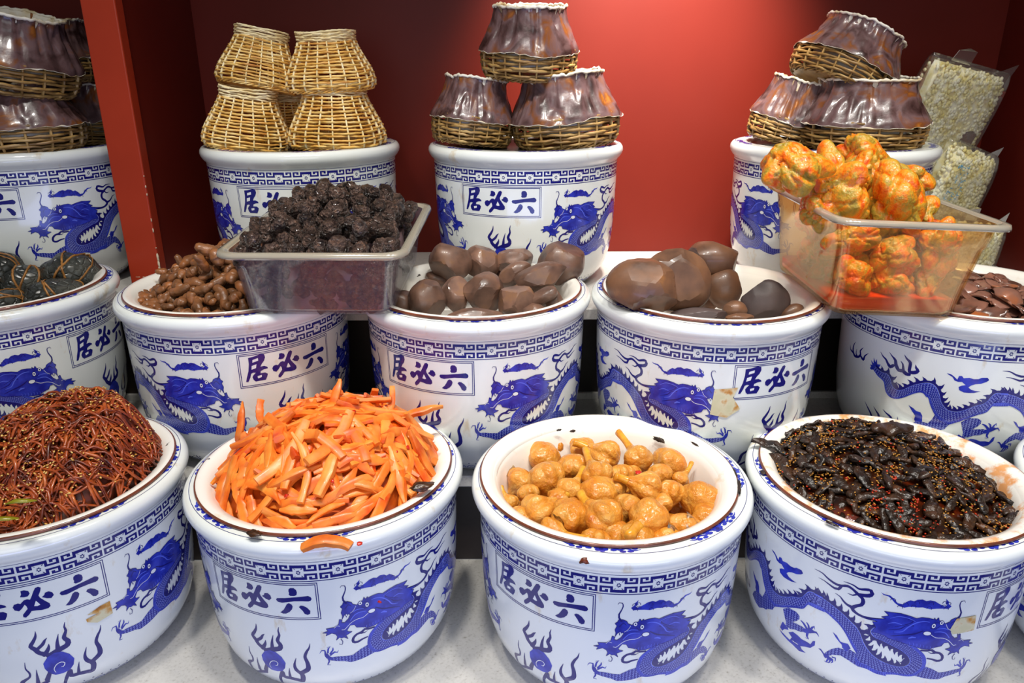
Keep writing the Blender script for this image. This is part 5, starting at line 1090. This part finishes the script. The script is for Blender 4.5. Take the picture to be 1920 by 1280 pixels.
# --- middle: brown knobbly roots
JX, JY, JZ = JARS['M2'][:3]
H5 = dome(0.074, -0.002, 0.170, 0.8, 0.02, 0.045)
ROOT = noisy('brown_pickled_root', [srgb(72, 48, 28), srgb(112, 72, 42), srgb(138, 88, 52), srgb(166, 98, 48)], 30, 0.40, 5, bump=0.6, bscale=110, dist=0.003, coat=0.05, spread=(0.28, 0.72), rnd=0.15)
def root_mesh(seed):
    rnd = random.Random(seed + 50); bm = bmesh.new(); L = rnd.uniform(.022, .046); w_ = rnd.uniform(.0068, .0105); k = 10; b = rnd.uniform(-.5, .5)
    pts = [(L * (i / k - .5), b * L * 2 * (i / k - .5) ** 2, .003 * noise.noise(Vector((i * .5, seed, 2)))) for i in range(k + 1)]
    e = rnd.uniform(.25, .8)
    sweep(bm, pts, [(w_ * max(.2, math.sin(PI * (i + .9) / (k + 1.8)) ** e) * (1 + .35 * noise.noise(Vector((i * .6, seed, 9)))), w_ * .85 * max(.2, math.sin(PI * (i + .9) / (k + 1.8)) ** e) * (1 + .3 * noise.noise(Vector((i * .6, seed, 19))))) for i in range(k + 1)], 12)
    if seed % 3 == 0: blob(bm, .0075, .006, .006, seed, .15, 1.5, 2, loc=(rnd.uniform(-.3, .3) * L, .007, .002))
    return mesh('root_piece', bm, ROOT)
RT = [root_mesh(s) for s in range(14)]
rnd = random.Random(31)
pts = disc_pts(170, 0.162, rnd, 0.0160)
for i, (x, y) in enumerate(pts + disc_pts(80, 0.146, rnd, 0.02)):
    if x > 0.075 and y > -0.13: continue
    up_ = i < len(pts)
    R = lay(H5, x, y, rnd.uniform(0, PI), rnd.uniform(-.5, .5), rnd.uniform(-.35, .35))
    put('root_piece', RT[i % 14], (JX + x, JY + y, JZ + H5(x, y) + (rnd.uniform(-.002, .005) if up_ else -.013)), R.to_euler(), 'brown knobbly pickled root in the heap left of the black-lump tub', 'pickled root', 'brown root pieces in the basin', rnd.uniform(.9, 1.2))
put('root_piece', RT[3], at(392, 470, JZ + .085), (.3, .5, .4), 'brown knobbly root at the very top of its heap, just left of the tub rim', 'pickled root', None, 1.25)
put('root_piece', RT[5], at(407, 482, JZ + .078), (.3, .9, -.6), 'second brown root from the top, touching the tub rim', 'pickled root', None, 1.2)
put('root_piece', RT[8], at(380, 494, JZ + .07), (.2, .9, 1.2), 'upright brown root below the topmost one', 'pickled root', None, 1.2)
put('root_piece', RT[6], at(346, 497, JZ + .045), (.3, 1.0, .4), 'pointed brown root standing at the back of the heap', 'pickled root', None, 1.0)
put('root_piece', RT[1], at(308, 511, JZ + .028), (.1, .4, .2), 'round brown root at the back left of the heap', 'pickled root', None, 1.0)
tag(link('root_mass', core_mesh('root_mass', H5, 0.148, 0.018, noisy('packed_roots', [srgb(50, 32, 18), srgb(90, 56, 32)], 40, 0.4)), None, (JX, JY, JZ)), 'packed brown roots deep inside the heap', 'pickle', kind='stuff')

# --- middle: dark turnips
TURN = noisy('dark_brown_turnip', [srgb(64, 48, 40), srgb(98, 72, 60), srgb(120, 88, 72), srgb(134, 96, 64)], 30, 0.42, 5, bump=0.25, bscale=60, dist=0.002, coat=0.12, spread=(0.25, 0.75), rnd=0.18)
def turnip(J, px, py, rx, ry, dz, seed, rot, lab, cuts=9, depth=None, m=None, grp='dark brown turnips', nm='pickled_turnip', amp=.07, cutd=(.70, .92), notch=False):
    p = at(px, py, JARS[J][2] + dz); k = (p - Vector((0, 0, H0))).length / F_PX
    a, c = rx * k, ry * k * 1.03; b = depth * k if depth else (a * c) ** .5
    bm = bmesh.new(); blob(bm, a, b, c, seed, amp, 1.3, 4, cuts, .012, 8, cutd=cutd)
    for v in bm.verts:
        if notch and v.co.y < 0 and abs(v.co.x * .35 + v.co.z - .1 * c) < .0022: v.co *= .93
    put(nm, crisp(mesh(nm, bm, m or TURN), 14), p, (-.28, math.radians(rot), 0), lab, 'turnip', grp)
T3 = [(844, 491, 36, 35, .035, 1, 0, 'round dark turnip with a hollow, upper left of the turnip basin', 3), (904, 490, 30, 29, .030, 2, -30, 'dark turnip second from the left in the back row', 6), (963, 487, 32, 24, .030, 3, -10, 'greyish flat-cut turnip, third from the left in the back row', 9), (1050, 493, 42, 36, .040, 4, -8, 'large smooth turnip at the upper right, leaning over the rim', 4),
      (962, 513, 32, 17, .026, 5, -32, 'long narrow turnip slanting in the middle of the basin', 6), (1012, 522, 52, 25, .026, 6, -22, 'longest reddish turnip, slanting at the right with a dark split', 7), (907, 548, 37, 34, .012, 7, 0, 'angular turnip with flat cut faces in the centre of the basin', 12), (800, 563, 32, 37, .006, 8, 10, 'rounded olive turnip at the left front of the basin', 3), (854, 553, 24, 32, .006, 9, 5, 'brown turnip pressed between the left and the centre one', 4),
      (753, 568, 24, 22, -.002, 10, 0, 'small turnip at the far left touching the plastic tub', 2), (968, 566, 36, 30, .004, 11, -10, 'smooth turnip right of the angular one', 4), (891, 594, 47, 15, -.004, 12, 0, 'wide flat turnip at the front rim of the basin', 6), (1000, 586, 21, 16, -.008, 13, 0, 'small lumpy turnip at the front right', 5), (1036, 566, 17, 21, -.002, 14, 20, 'dark small turnip at the right inside the basin', 3), (826, 524, 26, 14, .0, 15, 10, 'small turnip hidden behind the left ones', 3), (1018, 556, 30, 14, .012, 16, -28, 'pointed narrow turnip reaching to the right', 5),
      (930, 530, 34, 24, -.02, 17, 0, 'turnip buried low in the middle of the basin', 3), (985, 545, 34, 26, -.03, 18, 0, 'turnip buried low at the right of the basin', 3), (870, 525, 34, 24, -.03, 19, 0, 'turnip buried low at the back of the basin', 3)]
for q in T3: turnip('M3', q[0], q[1], q[2] * 1.1, q[3] * 1.1, *q[4:8], cuts=q[8])
BIG = noisy('large_brown_turnip', [srgb(74, 52, 40), srgb(106, 74, 54), srgb(124, 86, 60), srgb(184, 122, 60)], 20, 0.42, 5, bump=0.15, bscale=40, dist=0.002, coat=0.15, spread=(0.28, 0.78), rnd=0.06)
GREYT = noisy('grey_cut_turnip', [srgb(66, 54, 52), srgb(86, 72, 70)], 20, 0.5, bump=0.1, bscale=200)
for q in [(1209, 538, 69, 53, .042, 31, 8, 'largest turnip half, front left, mottled orange brown', 14, None, None), (1268, 525, 66, 58, .050, 32, 18, 'large turnip half standing behind the front left one', 12, 40, None), (1336, 487, 51, 34, .062, 33, 6, 'turnip half at the top of the basin of large turnips', 10, 44, None), (1356, 540, 34, 36, .020, 34, 0, 'shadowed dark turnip below the top half', 6, 30, None),
          (1306, 591, 56, 15, -.002, 35, 0, 'flat turnip piece lying at the front rim, left of the slab', 8, 30, GREYT), (1435, 565, 42, 38, .010, 36, -10, 'slab of turnip with a flat grey cut face at the right', 9, 18, GREYT), (1485, 586, 22, 14, -.006, 37, -25, 'small brown turnip wedge right of the grey slab', 6, 14, None), (1378, 581, 22, 17, .0, 38, 0, 'small knobbly turnip piece in front of the dark one', 5, 18, None), (1388, 596, 26, 9, -.004, 39, 0, 'thin turnip scrap at the front of the grey slab', 5, 14, None), (1290, 560, 60, 30, -.02, 40, 0, 'turnip half buried under the large ones', 4, 40, None)]:
    turnip('M4', *q[:8], cuts=q[8], depth=q[9], m=q[10] or BIG, grp='large turnip halves', nm='turnip_half', amp=.05, cutd=(.78, .95))

# --- middle right: brown slices
JX, JY, JZ = JARS['M5'][:3]
H6 = dome(0.018, -0.012, 0.166, 0.8, 0.0, 0.04)
SLI = noisy('brown_slice', [srgb(84, 56, 46), srgb(124, 84, 70), srgb(140, 98, 82), srgb(184, 100, 42)], 22, 0.28, 5, bump=0.3, bscale=60, dist=0.002, coat=0.4, spread=(0.3, 0.74), rnd=0.18)
def slice_mesh(seed):
    bm = bmesh.new(); rnd = random.Random(seed)
    blob(bm, rnd.uniform(.016, .028), rnd.uniform(.012, .018), rnd.uniform(.003, .0055), seed, .22, 1.6, 3, 4, .03, 6, cutd=(.6, .9))
    for v in bm.verts: v.co.z += 14 * v.co.x ** 2 * rnd.choice([1]) * (1 if seed % 2 else -1)
    return mesh('brown_slice', bm, SLI)
SL = [slice_mesh(s) for s in range(12)]
rnd = random.Random(41)
for i, (x, y) in enumerate(disc_pts(75, 0.150, rnd, 0.021) + disc_pts(40, 0.135, rnd, 0.026)):
    if x < -0.06 and y > -0.14: continue
    R = lay(H6, x, y, rnd.uniform(0, PI), rnd.uniform(-.5, .5), rnd.uniform(-.4, .4))
    put('brown_slice', SL[i % 12], (JX + x, JY + y, JZ + H6(x, y) + (rnd.uniform(-.002, .004) if i < 75 else -.014)), R.to_euler(), 'glossy brown pickle slice in the basin right of the orange tub', 'pickle slice', 'brown pickle slices', rnd.uniform(.9, 1.15))
put('brown_slice', SL[4], at(1893, 553, JZ + .022), (.5, .4, -.6), 'long orange-brown slice, brightest one in the basin at the right picture edge', 'pickle slice', None, 1.35)
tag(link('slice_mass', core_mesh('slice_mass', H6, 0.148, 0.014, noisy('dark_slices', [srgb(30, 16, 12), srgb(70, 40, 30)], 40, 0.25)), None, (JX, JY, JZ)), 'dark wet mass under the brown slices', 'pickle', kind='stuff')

# --- the tub of black wrinkled lumps
LUMP = noisy('black_wrinkled_lump', [srgb(44, 34, 30), srgb(88, 70, 62), srgb(124, 100, 90), srgb(160, 114, 84)], 1.3, 0.27, 6, bump=0.8, bscale=3.2, dist=0.25, coat=0.25, spread=(0.3, 0.76), rnd=0.2)
def lump_mesh(seed):
    bm = bmesh.new(); rnd = random.Random(seed + 9); n = rnd.choice([1, 2, 2, 3])
    for q in range(n):
        blob(bm, rnd.uniform(.8, 1.15) / n ** .3, rnd.uniform(.7, .9) / n ** .3, rnd.uniform(.7, .9) / n ** .3, seed * 5 + q, .14, 1.6, 3, 0, .09, 5, loc=(0.75 * (q - (n - 1) / 2), rnd.uniform(-.2, .2), rnd.uniform(-.2, .2)))
    return mesh('black_pickle_lump', bm, LUMP)
LM = [lump_mesh(s) for s in range(12)]
rnd = random.Random(51)
def HT(x, y):
    return 0.088 + 0.062 * max(0, 1 - (x / .135) ** 2) ** .8 * max(0, 1 - ((y - .02) / .175) ** 2) ** .8 + 0.010 * noise.noise(Vector((x * 18, y * 18, 2)))
def rect_pts(n, w, d, dmin):
    P = []; t = 0
    while len(P) < n and t < n * 80:
        t += 1; p = (rnd.uniform(-w, w), rnd.uniform(-d, d))
        if all((p[0] - q[0]) ** 2 + (p[1] - q[1]) ** 2 > dmin * dmin for q in P): P.append(p)
    return P
Rt = T1.rotation_euler.to_matrix()
GLm = 'black wrinkled lumps in the clear tub'
for i, (x, y) in enumerate(rect_pts(72, .114, .140, .0235)):
    put('black_pickle_lump', LM[i % 12], in_tub(T1, (x, y, HT(x, y) + rnd.uniform(-.003, .004))), (rnd.uniform(0, 6), rnd.uniform(0, 6), rnd.uniform(0, 6)), 'black wrinkled pickle lump heaped on top of the clear tub', 'pickle', GLm, rnd.uniform(.0155, .0205))
for i, (x, y) in enumerate(rect_pts(45, .102, .128, .026)):
    put('black_pickle_lump', LM[(i + 5) % 12], in_tub(T1, (x, y, HT(x, y) - .021)), (rnd.uniform(0, 6), rnd.uniform(0, 6), 0), 'black wrinkled pickle lump heaped on top of the clear tub', 'pickle', GLm, .018)
for i in range(78):  # pressed against the front and right walls
    if i < 58: x, y, z = rnd.uniform(-.092, .092), -.1195 + rnd.uniform(0, .002), .021 + .0180 * (i % 4) + rnd.uniform(-.003, .003)
    else: x, y, z = .0935 + rnd.uniform(-.003, .0) + .012 * (i % 4) / 4, rnd.uniform(-.11, .11), .021 + .0180 * (i % 4)
    if i < 58: y += -.010 * (z / .1); x *= 1 + .1 * z / .1
    put('black_pickle_lump', LM[i % 12], in_tub(T1, (x, y, z)), (rnd.uniform(0, 6), rnd.uniform(0, 6), 0), 'black wrinkled pickle lump pressed against the inside of the clear tub wall', 'pickle', 'lumps behind the tub wall', rnd.uniform(.0145, .0185))
bm = bmesh.new(); loft(bm, [rrect(.205, .250, .02, .0045), rrect(.208, .253, .02, .012), rrect(.21, .256, .02, .055), rrect(.205, .256, .02, .080)])
tag(link('lump_mass', mesh('lump_mass', bm, noisy('dark_lump_brine', [srgb(70, 54, 52), srgb(126, 98, 98), srgb(160, 128, 126)], 30, 0.3, bump=0.5, bscale=60, dist=.004)), None, T1.location, T1.rotation_euler), 'murky mass of black lumps filling the clear tub', 'pickle', kind='stuff')

# --- the tub of chili tubers
def tuber_mat():
    m, t, b = nt('chili_coated_tuber'); tc = N(t, 'ShaderNodeTexCoord')
    oi = N(t, 'ShaderNodeObjectInfo'); add = N(t, 'ShaderNodeVectorMath', operation='ADD'); t.links.new(tc.outputs['Object'], add.inputs[0]); t.links.new(oi.outputs['Location'], add.inputs[1])
    n = N(t, 'ShaderNodeTexNoise'); setin(n, Scale=2.0, Detail=6, Roughness=0.62, Distortion=0.6); t.links.new(add.outputs[0], n.inputs['Vector'])
    c = ramp(t, n.outputs[0], [(0.34, srgb(150, 132, 48)), (0.45, srgb(190, 150, 50)), (0.51, srgb(228, 142, 32)), (0.58, srgb(236, 118, 18)), (0.66, srgb(220, 80, 12)), (0.75, srgb(200, 56, 8))])
    n2 = N(t, 'ShaderNodeTexNoise'); setin(n2, Scale=26, Detail=3); t.links.new(add.outputs[0], n2.inputs['Vector'])
    sp_ = ramp(t, n2.outputs[0], [(0, (0, 0, 0, 1)), (.62, (0, 0, 0, 1)), (.70, (1, 1, 1, 1))])
    mx = N(t, 'ShaderNodeMix', data_type='RGBA'); t.links.new(sp_, mx.inputs[0]); t.links.new(c, mx.inputs[6]); mx.inputs[7].default_value = srgb(206, 66, 10)
    t.links.new(mx.outputs[2], b.inputs['Base Color']); setin(b, Roughness=0.28); b.inputs['Coat Weight'].default_value = 0.25
    b.inputs['Subsurface Weight'].default_value = 0.15; b.inputs['Subsurface Radius'].default_value = (0.3, 0.15, 0.05); b.inputs['Subsurface Scale'].default_value = .2
    q = N(t, 'ShaderNodeTexNoise'); setin(q, Scale=9, Detail=6); t.links.new(add.outputs[0], q.inputs['Vector'])
    bp = N(t, 'ShaderNodeBump'); setin(bp, Strength=0.25, Distance=0.05); t.links.new(q.outputs[0], bp.inputs['Height']); t.links.new(bp.outputs[0], b.inputs['Normal'])
    return m
TUB = tuber_mat()
def tuber_mesh(seed):
    rnd = random.Random(seed * 3 + 2); bm = bmesh.new(); bmesh.ops.create_icosphere(bm, subdivisions=5, radius=1)
    K = [(Vector((rnd.gauss(0, 1), rnd.gauss(0, 1), rnd.gauss(0, 1) * .8)).normalized(), rnd.uniform(.22, .50), rnd.uniform(6, 14)) for _ in range(9)]
    off = Vector((seed, seed * 2.2, 0))
    for v in bm.verts:
        p = v.co.normalized(); vals = sorted((a * math.exp(-k * (1 - p.dot(d))) for d, a, k in K), reverse=True)
        e = 0.72 + vals[0] + 0.35 * vals[1] - 0.10 * max(0, 1 - (vals[0] - vals[1]) / 0.06)
        cr = abs(noise.noise(p * 1.7 + off))
        e -= 0.15 * max(0, .10 - cr) / .10
        e += 0.05 * noise.noise(p * 2.6 + off) + 0.008 * noise.noise(p * 12 + off)
        v.co = Vector((p.x * e * 1.15, p.y * e, p.z * e * .85))
    return mesh('chili_tuber', bm, TUB)
TM = [tuber_mesh(s) for s in range(7)]
GT = 'chili-coated tubers in the orange tub'
T2inv = Matrix.LocRotScale(T2.location, T2.rotation_euler, None).inverted()
TB = [(1484, 302, 56, 1.150, 0, .2, 'chili-coated tuber hanging over the back left corner of the orange tub'), (1560, 362, 62, 1.185, 1, 1.0, 'ring-shaped chili tuber at the front left of the heap, dark hollow in it'), (1628, 305, 52, 1.27, 2, .4, 'topmost chili tuber at the back of the orange heap'), (1668, 345, 56, 1.215, 3, 2.2, 'chili tuber with a smooth olive bulge in the middle of the heap'), (1676, 384, 58, 1.165, 4, .9, 'chili tuber at the front right of the heap with a round olive knob'), (1704, 330, 34, 1.30, 5, 0, 'chili tuber at the back right of the heap'), (1722, 398, 32, 1.20, 6, 1.5, 'small chili tuber at the right end of the heap'), (1590, 408, 34, 1.165, 5, 2.5, 'pointed chili tuber just above the front rim of the tub'), (1530, 398, 30, 1.165, 3, 1.1, 'small chili tuber low at the left inside the front rim'), (1612, 340, 48, 1.23, 6, 3.3, 'chili tuber pressed between the ring-shaped and the topmost one')]
for px, py, r, y, v, a, lab in TB:
    p = aty(px, py, y); k = (p - Vector((0, 0, H0))).length / F_PX
    put('chili_tuber', TM[v], p, (a * .7, a * 1.3, a), lab, 'tuber', GT, r * k * 1.05)
rnd = random.Random(77)
for iz, (nz, z) in enumerate((('lower layer', .042), ('upper layer', .098))):
    for iy, (ny, y) in enumerate((('front row', -.086), ('middle row', -.005), ('back row', .080))):
        for ix, (nx, x) in enumerate((('left', -.058), ('centre', 0), ('right', .060))):
            r = rnd.uniform(.033, .039); q = Vector((x * (1 + .12 * iz) + rnd.uniform(-.006, .006), y + rnd.uniform(-.004, .004), z + rnd.uniform(-.010, .010)))
            put('chili_tuber', TM[(ix + 3 * iy + 2 * iz) % 7], in_tub(T2, q), (rnd.uniform(0, 6), rnd.uniform(0, 6), rnd.uniform(0, 6)), 'chili-coated tuber inside the orange tub: %s, %s, %s' % (nz, ny, nx), 'tuber', GT, r)
BRINE = noisy('red_chili_brine', [srgb(214, 52, 8), srgb(232, 74, 16)], 14, 0.15, coat=.3)
bm = bmesh.new(); loft(bm, [rrect(.174, .240, .02, .0045), rrect(.189, .255, .022, .012), rrect(.1895, .256, .022, .026)])
tag(link('chili_brine', mesh('chili_brine', bm, BRINE), None, T2.location, T2.rotation_euler), 'bright red-orange chili brine at the bottom of the orange tub', 'brine')
# ------------------------------------------------------------------ scraps of tape left on two jars
TAPE = noisy('yellowed_tape', [srgb(206, 200, 160), srgb(214, 206, 170), srgb(196, 140, 60), srgb(150, 84, 30)], 60, 0.35, 5, spread=(0.38, 0.78))
def tape(J, pts, lab):
    bm = bmesh.new(); S = Skin(bm); S.fill([(math.radians(u) * R0, z) for u, z in pts], 0, 18)
    o = link('tape_remnant', mesh('tape_remnant', bm, TAPE), JO[J]); o['label'] = lab
tape('F1', [(15, -.125), (20, -.119), (24, -.118), (24.2, -.139), (18, -.143), (14.4, -.136), (14.2, -.131), (19, -.129)], 'yellowed tape scrap right of the flaming pearl')
tape('F4', [(-27, -.086), (-35, -.088), (-36.5, -.105), (-35, -.113), (-26, -.110)], 'yellowed stained tape over the dragon snout')
tape('M4', [(-22, -.088), (-33, -.092), (-34, -.135), (-26, -.140), (-20, -.125), (-24, -.105)], 'yellowed stained tape beside the name plate')
